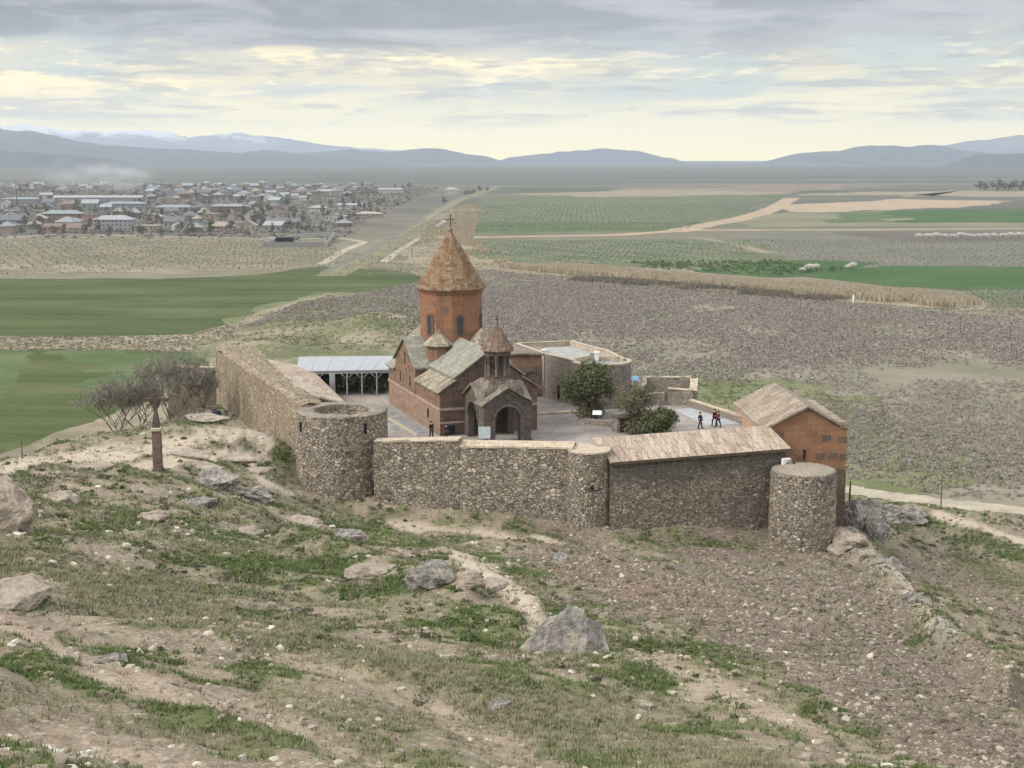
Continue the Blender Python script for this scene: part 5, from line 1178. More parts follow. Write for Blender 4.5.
# brushy strip below them
tag(shrubs('bare_thicket', 480, np.exp(-((PX - 140) / 60) ** 2) * area * (GY > 136) * (GY < 178) * (GX < -30), .6, 1.7, [(.14, .125, .105), (.20, .18, .155), (.27, .24, .21)], 70), 'grey leafless thicket round the feet of the bare trees', 'thicket')

# ================================================================ ROCKS
t = NT('outcrop_rock'); o = t.obj(); n1 = t.noise(o, .9, 6, .65); n2 = t.noise(o, 5, 5, .7)
c = t.ramp(t.math('ADD', t.math('MULTIPLY', n1, .6), t.math('MULTIPLY', n2, .4)), [(.38, (.10, .092, .085)), (.47, (.22, .205, .19)), (.54, (.33, .305, .275)), (.64, (.50, .475, .435))])
sp_ = t.noise(o, 1.6, 6, .7); c = t.mix(t.math('MULTIPLY', t.step(sp_, .54, .62), .7), c, (.40, .335, .255)); c = t.mix(t.math('MULTIPLY', t.step(t.noise(o, 2.7, 5, .75), .56, .64), .75), c, (.085, .08, .075))
t.col(c); t.bump(t.math('ADD', t.math('MULTIPLY', n1, .8), t.math('MULTIPLY', n2, .5)), 1., .4); ROCK = t.mat
t = NT('tan_rock'); o = t.obj(); n1 = t.noise(o, .9, 6, .65); n2 = t.noise(o, 5, 5, .7)
c = t.ramp(t.math('ADD', t.math('MULTIPLY', n1, .6), t.math('MULTIPLY', n2, .4)), [(.34, (.19, .15, .115)), (.5, (.31, .26, .21)), (.66, (.44, .385, .32))])
t.col(c); t.bump(t.math('ADD', t.math('MULTIPLY', n1, .8), t.math('MULTIPLY', n2, .5)), .9, .25); TROCK = t.mat
def rock(name, loc, dims, seed, m, label, cat='rock', rz=0, peak=0, rough=.35, pts=None):
    """angular rock: hull of a few corners, broken up by ridged noise"""
    ro = np.random.default_rng(seed * 7 + 1)
    if pts is None:
        k = 22; d = ro.normal(size=(k, 3)); d /= np.linalg.norm(d, axis=1, keepdims=True); d *= (.72 + .4 * ro.random((k, 1))); d[:, 2] = np.clip(d[:, 2], -.6, .85)
        h = np.clip(d[:, 2:3], 0, 1); d[:, :2] *= 1 - peak * h; pts = d
    bm_ = bmesh.new()
    for p_ in pts: bm_.verts.new(p_)
    r_ = bmesh.ops.convex_hull(bm_, input=bm_.verts); bmesh.ops.delete(bm_, geom=[v for v in bm_.verts if not v.link_faces], context='VERTS')
    for it in range(5):
        L = [e for e in bm_.edges if e.calc_length() > .09]
        if not L: break
        bmesh.ops.subdivide_edges(bm_, edges=L, cuts=1, use_grid_fill=True); bmesh.ops.triangulate(bm_, faces=[f for f in bm_.faces if len(f.verts) > 3])
    bm_.normal_update(); co_ = np.array([v.co[:] for v in bm_.verts]); nr_ = np.array([v.normal[:] for v in bm_.verts]); nz = 0; a = seed * 3.7
    for k, (fq, am) in enumerate(((1.7, .30), (4, .16), (9, .09), (20, .045))):
        q1 = vnoise(co_[:, 0] * fq + a + co_[:, 2] * fq * .4, co_[:, 1] * fq - co_[:, 2] * fq * .9, seed + k); q2 = vnoise(co_[:, 2] * fq * 1.3 - a, (co_[:, 0] + co_[:, 1]) * fq * .7, seed + 9 + k)
        nz = nz + am * ((1 - np.abs(2 * q1 - 1)) * .5 + q2 * .5 - .5)
    co_ = (co_ + nr_ * (nz * rough * 2.2)[:, None]) * np.array(dims) * .56; c_, s_ = math.cos(rz), math.sin(rz)
    co_ = np.stack([co_[:, 0] * c_ - co_[:, 1] * s_, co_[:, 0] * s_ + co_[:, 1] * c_, co_[:, 2]], -1)
    for v, q in zip(bm_.verts, co_): v.co = q
    me = bpy.data.meshes.new(name); bm_.to_mesh(me); bm_.free(); ob = link(name, me, m); ob.location = loc
    me.polygons.foreach_set('use_smooth', [True] * len(me.polygons)); me.set_sharp_from_angle(angle=math.radians(20))
    return tag(ob, label, cat)
def rock_px(px_, py, Y, wpx, hpx, seed, m, label, cat='rock', rz=0, peak=0, deep=.8, rough=.35, name='rock', pts=None):
    p = at_y(px_, py, Y); z = ground(p.x, p.y); p = Vector((p.x, p.y, z)); D = CP * Y - SP * (z - H)
    w_, h_ = wpx * D / F, hpx * D / F
    return rock(name, (p.x, p.y, z + h_ * .22), (w_, w_ * deep, h_ * 1.6), seed, m, label, cat, rz, peak, rough, pts)
rock_px(565, 650, 44, 88, 47, 4, ROCK, 'large pointed grey boulder lying on the grassy slope below the front wall', 'boulder', .0, .45, .8, .3, 'boulder',
        [(-1, -.5, -.35), (-.98, .4, -.3), (-.55, -.9, -.4), (.55, -.9, -.4), (.98, -.35, -.35), (.95, .5, -.3), (0, .9, -.3), (-.9, -.2, -.05), (-.35, -.5, .42), (-.2, -.3, .66), (.02, -.1, .98), (.2, .0, 1.0), (.34, -.1, .9), (.55, -.35, .42), (.62, .1, .5), (.85, -.3, .02), (.3, -.75, .2), (-.3, .4, .55), (.2, .5, .6)])
rock_px(432, 604, 62, 50, 24, 8, ROCK, 'broken dark grey rock outcrop in the grass left of the pointed boulder', 'rock', .2, 0, .8, .5, 'rock_outcrop')
rock_px(470, 612, 60, 34, 15, 11, TROCK, 'smaller brownish rock leaning against the dark grey outcrop', 'rock', .6, 0, .8, .5, 'rock_outcrop')
rock_px(372, 582, 68, 52, 13, 15, TROCK, 'low brownish rock slab behind the dark grey outcrop', 'rock', .1, 0, .8, .4, 'rock_outcrop')
rock_px(-4, 522, 66, 74, 52, 19, TROCK, 'tall tan rock face at the left edge of the picture below the sandy ledge', 'rock', .2, .2, .9, .4, 'rock_outcrop')
rock_px(8, 588, 44, 78, 30, 23, TROCK, 'low tan rock at the left edge of the picture above the dirt track', 'rock', .5, 0, .9, .4, 'rock_outcrop')
rock_px(214, 470, 108, 42, 17, 27, ROCK, 'grey rock outcrop directly beside the stone cross pillar', 'rock', -.4, 0, .9, .5, 'rock_outcrop')
rock_px(283, 420, 146, 50, 6, 31, ROCK, 'flat grey rock ledge at the foot of the sandy left wall', 'rock', .1, 0, .9, .4, 'rock_outcrop')
rock_px(205, 420, 140, 46, 5, 33, TROCK, 'flat tan ledge rock under the bare trees', 'rock', .0, 0, .9, .4, 'rock_outcrop')
for i, (x_, y_, Y_, w_, h_, lab) in enumerate(((852, 520, 138, 40, 30, 'dark grey crag at the foot of the orange brown annex'), (872, 540, 137, 34, 26, 'jagged grey crag below and right of the annex corner'), (845, 560, 127, 44, 18, 'pale mortared rock under the right bastion'), (870, 508, 150, 36, 18, 'grey rock behind the annex beside the thin post'), (900, 512, 160, 44, 14, 'grey green rocky hump near the pale path behind the annex'), (893, 585, 106, 30, 14, 'grey rock on the spine of the scree slope'), (915, 620, 86, 32, 14, 'lower grey rock on the spine of the scree slope'))):
    rock_px(x_, y_, Y_, w_, h_, 40 + i * 3, ROCK if i != 2 else TROCK, lab, 'rock', i * .7, .1, .9, .55, 'rock_outcrop')
for i, (x_, y_, Y_) in enumerate(((120, 452, 118), (190, 452, 118), (235, 447, 124), (205, 462, 114), (250, 462, 122), (90, 470, 104))):
    rock_px(x_, y_, Y_, 34 + 6 * (i % 3), 6, 70 + i, TROCK, 'low flat ledge of layered tan rock on the sandy spur near the cross pillar', 'rock', .1 * i, 0, .7, .4, 'rock_ledge')['group'] = 'flat ledges on the sandy spur'

for i, (x_, y_, Y_, w_, h_, m_) in enumerate(((60, 500, 85, 40, 12, TROCK), (150, 520, 80, 34, 10, TROCK), (250, 508, 108, 44, 12, ROCK), (300, 536, 98, 50, 14, TROCK), (345, 556, 82, 40, 12, ROCK), (200, 500, 96, 36, 10, ROCK), (495, 592, 68, 34, 11, TROCK), (60, 655, 31, 40, 12, TROCK), (110, 650, 33, 30, 9, ROCK), (560, 560, 96, 22, 9, ROCK), (250, 545, 82, 30, 9, TROCK), (400, 560, 84, 36, 10, TROCK), (640, 690, 35, 30, 9, TROCK), (500, 700, 32, 26, 8, ROCK))):
    rock_px(x_, y_, Y_, w_, h_, 100 + i * 5, m_, 'low ' + ('grey' if m_ is ROCK else 'tan') + ' rock half sunk in the grassy foreground slope', 'rock', i * .8, 0, .8, .5, 'sunken_rock')['group'] = ('grey' if m_ is ROCK else 'tan') + ' rocks sunk in the slope'

# ================================================================ CROSS PILLAR, POLES, SIGNS
p = at_y(158, 467, 110); kz = ground(p.x, p.y)
D = CP * 110 - SP * (kz - H); u_ = D / F
kp = empty('cross_pillar', (p.x, p.y, kz), 0, 'dark brown stone pillar carrying a cross on the sandy spur left of the fortress', 'cross')
mb = MB(); mb.box(-.42, .42, -.42, .42, -.6, .25); mb.lathe([(.46, .2), (.44, 3.3), (.42, 3.35)], 4, (0, 0), 0, False, PI / 4); mb.build('shaft', ashlar('brown_pillar_stone', (.075, .05, .042), (.12, .075, .06), (.14, .10, .08), .6, .5, None, .5), kp)
mb = MB(); mb.lathe([(.5, 3.3), (.58, 3.38), (.58, 3.55), (.48, 3.6)], 4, (0, 0), 0, False, PI / 4); mb.build('capital', M['cap'], kp)
mb = MB(); mb.lathe([(.34, 3.58), (.36, 3.9), (.3, 4.3), (.2, 4.75), (.14, 5.0)], 4, (0, 0), 0, False, PI / 4)
mb.box(-.13, .13, -.1, .1, 4.9, 6.6); mb.box(-.85, .85, -.09, .09, 5.7, 5.95)
for a, b in ((-.85, 5.825), (.85, 5.825), (0, 6.6)): mb.box(a - .16, a + .16, -.11, .11, b - .16, b + .16)
mb.extr([(-.5, -.05, 5.7), (.5, -.05, 5.7), (.16, -.05, 5.1), (-.16, -.05, 5.1)], (0, .1, 0)); mb.build('cross', M['rust'], kp)

def pole(px_, py, Y, h, r, m, label, name='utility_pole', cat='pole', white=0, arm=0, z=None, group=None):
    p = at_y(px_, py, Y); z = (max(0, ground(p.x, p.y)) if Y < 320 else 0) if z is None else z
    rt = empty(name, (p.x, p.y, z), 0, label, cat, group); mb = MB(); mb.tube([(0, 0, white if white else -.3), (.02, 0, h)], [r, r * .7], 8); mb.build('shaft', m, rt)
    if white: mb = MB(); mb.tube([(0, 0, -.3), (0, 0, white)], [r * 1.25, r * 1.2], 8); mb.build('footing', M['white_paint'], rt)
    if arm: mb = MB(); mb.box(-arm, arm, -.06, .06, h - .5, h - .35); mb.build('crossarm', m, rt)
    return rt
pole(940, 521, 182, 7.6, .10, M['wood'], 'tall thin wooden pole with a white base on the slope right of the annex', white=1.4)
pole(849, 514, 141, 3.6, .13, M['wood'], 'short thick wooden post on the rocks right behind the annex corner', 'wooden_post', 'post')
pole(22, 455, 116, 1.6, .06, M['rust'], 'thin stake on the edge of the spur above the near green field', 'wooden_post', 'post')
for i, (x_, y_) in enumerate(((11, 247), (40, 251), (95, 257), (154, 250), (216, 249), (312, 246))):
    g = at_z(x_, y_, 0); pole(x_, y_, g.y, 7.5, .16, M['white_metal'], 'thin pale utility pole in the dry field before the village', z=0, arm=.7, group='utility poles before the village')
for i, (x_, y_) in enumerate(((500, 276), (545, 283), (600, 291), (672, 299), (730, 306), (800, 314), (880, 324), (960, 334), (1010, 340))):
    g = at_z(x_, y_, 0); pole(x_, y_, g.y, 6.0, .11, M['wood'], 'thin dark utility pole along the railway line across the plain', z=0, arm=.6, group='utility poles along the railway line')
for i, (x_, y_) in enumerate(((412, 256), (427, 244), (441, 233), (452, 225))):
    g = at_z(x_, y_, 0); pole(x_, y_, g.y, 7, .15, M['wood'], 'thin utility pole beside the diagonal road', z=0, arm=.7, group='utility poles by the diagonal road')
g = at_z(853, 306, 0); pole(853, 306, g.y, 4.5, .28, M['white_paint'], 'stout white marker post standing in front of the reed belt', 'marker_post', 'post', z=0)
g = at_z(17, 206, 0); pole(17, 206, g.y, 30, .5, M['iron'], 'tall dark mast rising among the village roofs at the far left', 'mast', 'mast', z=0)

p = at_y(484.5, 440, 133.2)
sg = empty('information_board', (p.x, p.y, ZC), .12, 'pale blank information board on two posts in front of the church porch', 'sign')
mb = MB(); mb.box(-.58, .58, -.04, .04, 1.05, 2.2); mb.build('panel', plain('pale_board', (.46, .53, .54), .5, .1, 2), sg)
for s in (-.45, .45): mb = MB(); mb.box(s - .04, s + .04, .045, .12, -.1, 2.1); mb.build('post', M['grey_conc'], sg)
p = at_y(597, 424, 146.8)
sg = empty('lectern_sign', (p.x, p.y, ZC), -.2, 'small tilted white sign on a post in front of the dark evergreen tree', 'sign')
mb = MB(); mb.add([(-.48, -.25, .95), (.48, -.25, .95), (.48, .25, 1.3), (-.48, .25, 1.3), (-.48, -.25, .9), (.48, -.25, .9), (.48, .25, 1.25), (-.48, .25, 1.25)], [(0, 1, 2, 3), (7, 6, 5, 4), (0, 4, 5, 1), (1, 5, 6, 2), (2, 6, 7, 3), (3, 7, 4, 0)]); mb.build('panel', M['white_paint'], sg)
mb = MB(); mb.box(-.05, .05, -.05, .05, -.1, 1.1); mb.build('post', M['iron'], sg)
p = at_y(626, 440, 142.3)
wb = empty('stone_hut', (p.x, p.y, ZC), .3, 'low dark stone niche hut under the grey olive shrub', 'hut')
mb = MB(); mb.box(-1.3, -1.0, -.8, .8, -.2, 1.5); mb.box(.9, 1.3, -.8, .8, -.2, 1.3); mb.box(-1.0, .9, .5, .8, -.2, 1.4); mb.build('wall', M['rubble_pale'], wb)
mb = MB(); mb.box(-1.4, 1.4, -.9, .9, 1.5, 1.62); mb.build('roof', M['wood'], wb)
p = at_y(604, 428, 145)
gw = empty('garden_wall', (p.x, p.y, ZC), -.5, 'low rubble garden wall round the feet of the court shrubs', 'wall')
mb = MB(); mb.box(-2.2, 3.2, -.2, .25, -.3, .6); mb.build('wall', M['rubble_pale'], gw)
p = at_y(555, 412, 152)
cb = empty('stone_kerb', (p.x, p.y, ZC), .25, 'long pale stone step lying in the court before the terrace building', 'step')
mb = MB(); mb.box(-2.6, 2.6, -.25, .25, -.1, .22); mb.build('step', M['cap'], cb)
p = at_y(216, 405, 160); gz_ = ground(p.x, p.y)
db = empty('water_drum', (p.x, p.y, max(gz_, 27.5)), 0, 'dark blue drum standing at the far foot of the sandy left wall', 'drum')
mb = MB(); mb.lathe([(.55, 0), (.58, .3), (.55, .6), (.58, .9), (.55, 1.3)], 20, (0, 0)); mb.build('body', plain('dark_blue', (.035, .05, .085), .5), db)
mb = MB(); mb.lathe([(.5, 1.3), (.5, 1.38)], 20, (0, 0)); mb.build('lid', M['iron'], db)
p = at_y(635, 392, 165)
pr = empty('blue_parasol', (p.x, p.y, 30.0), 0, 'light blue and white parasol seen beyond the court shrubs', 'parasol')
mb = MB(); mb.lathe([(.05, 2.3), (1.0, 1.85), (1.05, 1.8)], 8, (0, 0), 0, False); mb.build('canopy', plain('blue_cloth', (.22, .45, .62), .8, .2, 3), pr)
mb = MB(); mb.tube([(0, 0, -3), (0, 0, 2.3)], .03, 6); mb.build('pole', M['white_metal'], pr)

# ================================================================ PEOPLE
def skin_obj(name, joints, edges, radii, m, parent, sub=2):
    me = bpy.data.meshes.new(name); me.from_pydata(joints, edges, []); me.update(); ob = link(name, me, m, parent)
    md = ob.modifiers.new('skin', 'SKIN'); md.use_smooth_shade = True
    sv = me.skin_vertices[0].data if me.skin_vertices else None
    if sv is None:
        bm_ = bmesh.new(); bm_.from_mesh(me); bm_.verts.layers.skin.verify(); bm_.to_mesh(me); bm_.free(); sv = me.skin_vertices[0].data
    for i, r in enumerate(radii): sv[i].radius = (r, r) if not isinstance(r, tuple) else r
    sv[0].use_root = True
    ss = ob.modifiers.new('sub', 'SUBSURF'); ss.levels = ss.render_levels = sub
    return ob
def person(loc, rz, label, jacket, trousers, hair, stride=.22, h=1.72, skirt=False):
    k = h / 1.72; r = empty('person', loc, rz, label, 'person', 'visitors in the court')
    sk = plain('skin', (.42, .26, .19), .6, .1); S_ = stride
    J = [(0, 0, .95), (0, 0, 1.2), (0, .0, 1.42), (0, 0, 1.5), (0, -.01, 1.60), (0, -.01, 1.68),
         (.1, 0, .9), (.11, -S_, .5), (.11, -S_ * 1.2 + .02, .07), (.11, -S_ * 1.2 - .14, .03), (-.1, 0, .9), (-.11, S_ * .7, .5), (-.11, S_ * 1.3, .09), (-.11, S_ * 1.3 - .14, .03),
         (.19, 0, 1.4), (.24, S_ * .35, 1.14), (.24, S_ * .2 - .06, .9), (.23, S_ * .2 - .09, .8), (-.19, 0, 1.4), (-.24, -S_ * .35, 1.14), (-.24, -S_ * .4 - .08, .9), (-.23, -S_ * .4 - .12, .8)]
    J = [(x * k, y * k, z * k) for x, y, z in J]
    E = [(0, 1), (1, 2), (2, 3), (3, 4), (4, 5), (0, 6), (6, 7), (7, 8), (8, 9), (0, 10), (10, 11), (11, 12), (12, 13), (2, 14), (14, 15), (15, 16), (16, 17), (2, 18), (18, 19), (19, 20), (20, 21)]
    R0 = [.12, .12, .10, .055, .095, .085, .085, .06, .042, .035, .085, .06, .042, .035, .055, .042, .034, .032, .055, .042, .034, .032]
    skin_obj('body', J, E, [q * k for q in R0], sk, r)
    a = [0, 1, 2, 14, 15, 16, 18, 19, 20]; mp = {v: i for i, v in enumerate(a)}
    skin_obj('jacket', [J[i] for i in a], [(mp[p], mp[q]) for p, q in E if p in mp and q in mp], [(.17, .13), (.165, .125), (.15, .11), .085, .07, .055, .085, .07, .055], plain('cloth', jacket, .9, .2, 6), r)
    b = [0, 6, 7, 8, 10, 11, 12]; mp = {v: i for i, v in enumerate(b)}
    skin_obj('trousers', [J[i] for i in b], [(mp[p], mp[q]) for p, q in E if p in mp and q in mp], [(.16, .13), .115, .085, .07, .115, .085, .07], plain('cloth', trousers, .9, .2, 6), r)
    mb = MB(); n = 14
    vs = [(.112 * k * math.cos(a_) * math.sin(t_), (.02 + .125 * math.sin(a_) * math.sin(t_)) * k, (1.645 + .125 * math.cos(t_)) * k) for t_ in np.linspace(.02, 1.75, 7) for a_ in np.linspace(0, 2 * PI, n, endpoint=False)]
    mb.add(vs, [(j * n + i, j * n + (i + 1) % n, (j + 1) * n + (i + 1) % n, (j + 1) * n + i) for j in range(6) for i in range(n)], 0, True); mb.build('hair', plain('hair', hair, .7, .2), r)
    for s, y in ((.11, -S_ * 1.2), (-.11, S_ * 1.3)):
        mb = MB(); mb.box((s - .055) * k, (s + .055) * k, (y - .2) * k, (y + .07) * k, -.005, .075); mb.build('shoe', M['iron'], r)
    return r
person(at(700, 431, 143.6, ZC + .02), 1.9, 'person in dark clothes walking alone on the pale court path', (.02, .02, .024), (.025, .025, .03), (.02, .015, .012))
person(at(714.5, 429, 145.0, ZC + .02), -2.6, 'person in a black coat walking beside the one in red', (.018, .018, .02), (.02, .02, .024), (.015, .012, .01), h=1.8)
person(at(718, 430.5, 144.2, ZC + .02), -2.4, 'person in a dark red jacket and dark trousers on the court path', (.16, .025, .02), (.03, .03, .035), (.03, .02, .014))
person(at(431.5, 439.5, 138.5, ZC + .02), .8, 'person in black standing by the near left corner of the church', (.018, .018, .02), (.02, .02, .024), (.015, .012, .01), .08)
person(at(446, 440, 137.6, ZC + .02), .4, 'person in dark brown half hidden behind the front wall by the church corner', (.05, .038, .03), (.03, .03, .035), (.02, .015, .012), .08, h=1.62)

# ================================================================ VILLAGE
wallc = {'beige': (.27, .235, .195), 'grey': (.20, .20, .195), 'white': (.36, .35, .33), 'brown': (.165, .13, .11), 'pink': (.28, .19, .155), 'lilac': (.24, .235, .25)}
roofc = {'light blue': (.215, .24, .25), 'grey': (.22, .23, .24), 'dark grey': (.13, .135, .14), 'cream': (.30, .275, .23), 'rust': (.18, .13, .105), 'silver': (.28, .29, .30), 'tan': (.28, .24, .19)}
WM = {k: plain(k + '_house_wall', v, .9, .18, .8) for k, v in wallc.items()}
RM = {k: plain(k + '_sheet_roof', v, .6, .15, 1.2) for k, v in roofc.items()}
def house_parts(r, w, d, h, rh, kind, wc, rc, storeys=1, chim=True):
    mb = MB(); mb.box(-w / 2, w / 2, -d / 2, d / 2, -.3, h)
    if kind == 'gable': mb.add([(-w / 2, -d / 2, h), (w / 2, -d / 2, h), (0, -d / 2, h + rh), (-w / 2, d / 2, h), (w / 2, d / 2, h), (0, d / 2, h + rh)], [(0, 1, 2), (5, 4, 3)])
    if kind == 'long': mb.add([(-w / 2, -d / 2, h), (-w / 2, d / 2, h), (-w / 2, 0, h + rh), (w / 2, -d / 2, h), (w / 2, d / 2, h), (w / 2, 0, h + rh)], [(1, 0, 2), (3, 4, 5)])
    mb.build('wall', WM[wc], r); mb = MB(); o = .4; X, Y = w / 2 + o, d / 2 + o; th = .22
    if kind == 'gable':
        for s in (-1, 1): mb.slab([(s * X, -Y, h - .1), (s * X, Y, h - .1), (0, Y, h + rh + .15), (0, -Y, h + rh + .15)], th)
    elif kind == 'long':
        for s in (-1, 1): mb.slab([(-X, s * Y, h - .1), (X, s * Y, h - .1), (X, 0, h + rh + .15), (-X, 0, h + rh + .15)], th)
    elif kind == 'flat': mb.box(-X, X, -Y, Y, h + .003, h + .35)
    else:
        q = max(.1, (w - d) / 2) if w > d else .1
        mb.add([(-X, -Y, h), (X, -Y, h), (X, Y, h), (-X, Y, h), (-q, 0, h + rh), (q, 0, h + rh), (-X, -Y, h + .02 - th), (X, -Y, h + .02 - th), (X, Y, h + .02 - th), (-X, Y, h + .02 - th)],
               [(0, 1, 5, 4), (1, 2, 5), (2, 3, 4, 5), (3, 0, 4), (6, 7, 1, 0), (7, 8, 2, 1), (8, 9, 3, 2), (9, 6, 0, 3), (9, 8, 7, 6)])
    rf = mb.build('roof', RM[rc], r)
    n = max(2, int(w / 3.2)); sh_ = h / storeys
    for s_ in range(storeys):
        for i in range(n):
            x = -w / 2 + w * (i + .5) / n; mb = MB(); z = s_ * sh_ + sh_ * .35
            if s_ == 0 and i == n // 2: mb.box(x - .5, x + .5, -d / 2 - .05, -d / 2 + .1, -.2, min(2.2, sh_ * .8)); mb.build('door', M['wood'], r)
            else: mb.box(x - .55, x + .55, -d / 2 - .05, -d / 2 + .1, z, z + sh_ * .42); mb.build('window', M['glass'], r)
    return r
big = [  # px left, px right, base py, wall height, roof rise, roof kind, wall, roof, storeys, label
    (93, 132, 231, 9.0, 3.2, 'hip', 'lilac', 'silver', 3, 'large grey three storey block with a silver hip roof, front of the village'),
    (41, 81, 222, 7.5, 3.0, 'hip', 'brown', 'light blue', 2, 'wide brown house with a light blue roof left of the large grey block'),
    (53, 142, 203, 7, 2.5, 'long', 'lilac', 'silver', 2, 'very long pale roofed hall in the middle of the village'),
    (103, 145, 209, 6, 2.2, 'hip', 'grey', 'light blue', 2, 'wide light blue roof right behind the large grey block'),
    (154, 193, 213, 6, 2.4, 'hip', 'beige', 'light blue', 2, 'wide beige house with a light blue roof right of the large grey block'),
    (210, 247, 212, 6, 2.4, 'hip', 'brown', 'light blue', 2, 'wide brown house with a light blue roof at the right of the village front'),
    (2, 37, 204, 6, 2.2, 'hip', 'grey', 'light blue', 2, 'wide light blue roof at the far left of the village'),
    (80, 96, 222, 6.5, .3, 'flat', 'pink', 'rust', 2, 'reddish flat roofed house joined to the left of the large grey block'),
    (43, 61, 233, 5, 2.0, 'long', 'pink', 'rust', 1, 'low pinkish house with a rusty roof at the front left of the village'),
    (63, 80, 226, 4.5, 2.2, 'hip', 'beige', 'cream', 1, 'beige house with a cream roof in front of the wide brown house'),
    (25, 45, 224, 5, 3.2, 'gable', 'beige', 'cream', 1, 'cream gabled barn at the front left of the village'),
    (240, 256, 231, 4.5, 3.6, 'gable', 'beige', 'cream', 1, 'cream gabled barn at the right end of the village front'),
    (207, 233, 231, 3.8, 3.2, 'hip', 'beige', 'tan', 1, 'beige house with a tan hip roof beside the cream gabled barn'),
    (142, 162, 222, 5, 2.6, 'gable', 'beige', 'silver', 1, 'beige house with a silver gable just right of the large grey block'),
    (134, 158, 231, 4.0, .4, 'flat', 'beige', 'cream', 1, 'low beige flat roofed sheds right of the large grey block'),
    (337, 362, 209, 4.5, 1.6, 'long', 'white', 'silver', 1, 'long white shed at the right of the village'),
    (325, 345, 221, 4.5, 2.2, 'gable', 'white', 'silver', 1, 'white gabled house near the right edge of the village'),
    (308, 326, 213, 5.5, 2.2, 'hip', 'white', 'silver', 2, 'bright white house with a silver roof right of the village centre'),
    (444, 458, 195, 8, 4, 'hip', 'white', 'cream', 2, 'white house alone beside the far end of the diagonal road'),
    (378, 402, 193, 6, 2, 'long', 'white', 'silver', 1, 'long white hall at the far right of the village'),
    (266, 300, 228, 5, 2.4, 'long', 'grey', 'dark grey', 1, 'dark grey roofed barn behind the walled compound'),
    (355, 382, 218, 4, 2.0, 'hip', 'beige', 'cream', 1, 'beige hall with a cream roof by the road side of the village'),
    (113, 132, 190, 8, 4, 'gable', 'white', 'silver', 2, 'tall white gabled hall in the drifting smoke')]
taken = []
for x0, x1, py, h, rh, kd, wc, rc, st, lab in big:
    g = at_z((x0 + x1) / 2, py, 0); D = CP * g.y + SP * H; w = (x1 - x0) * D / F
    d = min(w * .75, 14); r = empty('village_house', (g.x, g.y + d / 2, 0), 0, lab, 'house', 'houses of the village')
    house_parts(r, w, d, h, rh, kd, wc, rc, st); taken.append((x0, x1, py))
protos = {}
kinds = [('hip', 'beige', 'grey', 'beige house with a grey hip roof'), ('gable', 'beige', 'rust', 'beige house with a rusty gable roof'), ('hip', 'brown', 'light blue', 'brown house with a light blue hip roof'), ('long', 'grey', 'silver', 'grey house with a silver sheet roof'),
         ('hip', 'pink', 'dark grey', 'pinkish house with a dark grey hip roof'), ('flat', 'beige', 'tan', 'beige flat roofed house'), ('long', 'brown', 'rust', 'brown house with a rusty sheet roof'), ('gable', 'white', 'grey', 'white house with a grey gable roof'), ('hip', 'grey', 'tan', 'grey house with a tan hip roof'), ('long', 'lilac', 'dark grey', 'lilac grey house with a dark grey roof')]
spots = []
rv = random.Random(11)
tries = 0
while len(spots) < 215 and tries < 60000:
    tries += 1
    py = 186 + 47 * rv.random() ** 1.25; px_ = -30 + 500 * rv.random()
    lim = 262 - (py - 205) * .2 if py > 205 else 262 + (205 - py) * 10
    if px_ > lim and not (py > 200 and px_ < 390 and rv.random() < .12): continue
    if px_ > 395 - (py - 190) * 1.2: continue
    g = at_z(px_, py, 0)
    if any(x0 - 6 < px_ < x1 + 6 and b - 12 < py < b + 3 for x0, x1, b in taken): continue
    if any((g.x - q.x) ** 2 + ((g.y - q.y) * .55) ** 2 < (15 + (g.y - 1000) * .004) ** 2 for q, _ in spots): continue
    spots.append((g, py))
for i, (g, py) in enumerate(sorted(spots, key=lambda q: q[0].y)):
    k = i % 10 if rv.random() < .5 else rv.randrange(10); kd, wc, rc, lab = kinds[k]
    zone = ', front rows,' if py > 216 else (', middle rows,' if py > 200 else ', far rows,')
    side = ' left of the large grey block' if g.x / g.y < -.30 else (' behind the large grey block' if g.x / g.y < -.26 else (' right of the large grey block' if g.x / g.y < -.17 else ' near the diagonal road'))
    if k not in protos:
        r = empty('village_house', (g.x, g.y, 0), 0, None, 'house'); w = 10 + 3 * rv.random(); house_parts(r, w, w * .8, 3.4 + 1.6 * (k % 3 == 0), 2.3 + rv.random(), kd, wc, rc, 1); protos[k] = r
    else: r = copy_tree(protos[k])
    s = .85 + .5 * rv.random(); r.location = (g.x, g.y, 0); r.scale = (s * (.9 + .4 * rv.random()), s, s * (.9 + .3 * rv.random())); r.rotation_euler.z = rv.choice([0, 0, .2, -.25, .5, PI / 2, PI / 2 + .2])
    tag(r, lab + zone + side, 'house', 'houses of the village')
# walled compound in the dry field
g0, g1, g2, g3 = at_z(262, 247, 0), at_z(326, 247, 0), at_z(335, 236.5, 0), at_z(296, 238, 0)
cpnd = empty('walled_compound', (g0.x, g0.y, 0), 0, 'pale grey walled compound standing in the dry field before the village', 'compound')
for a, b in ((g0, g1), (g1, g2), (g2, g3), (g3, g0)):
    p, q = a - Vector((g0.x, g0.y, 0)), b - Vector((g0.x, g0.y, 0)); d = (q - p).normalized(); nn = Vector((-d.y, d.x, 0)) * .4
    mb = MB(); mb.extr([p, q, q + nn, p + nn], (0, 0, 3.2)); mb.build('wall', WM['grey'] if a is g0 else WM['white'], cpnd)
mb = MB(); c = g0.lerp(g2, .32) - Vector((g0.x, g0.y, 0)); mb.box(c.x - 7, c.x + 4, c.y - 4, c.y + 4, 0, 4.2); mb.build('shed', M['dark'], cpnd)
mb = MB(); mb.box(c.x - 14, c.x - 7.5, c.y - 4, c.y + 4, 3.4, 3.8); mb.build('shed_roof', RM['silver'], cpnd)

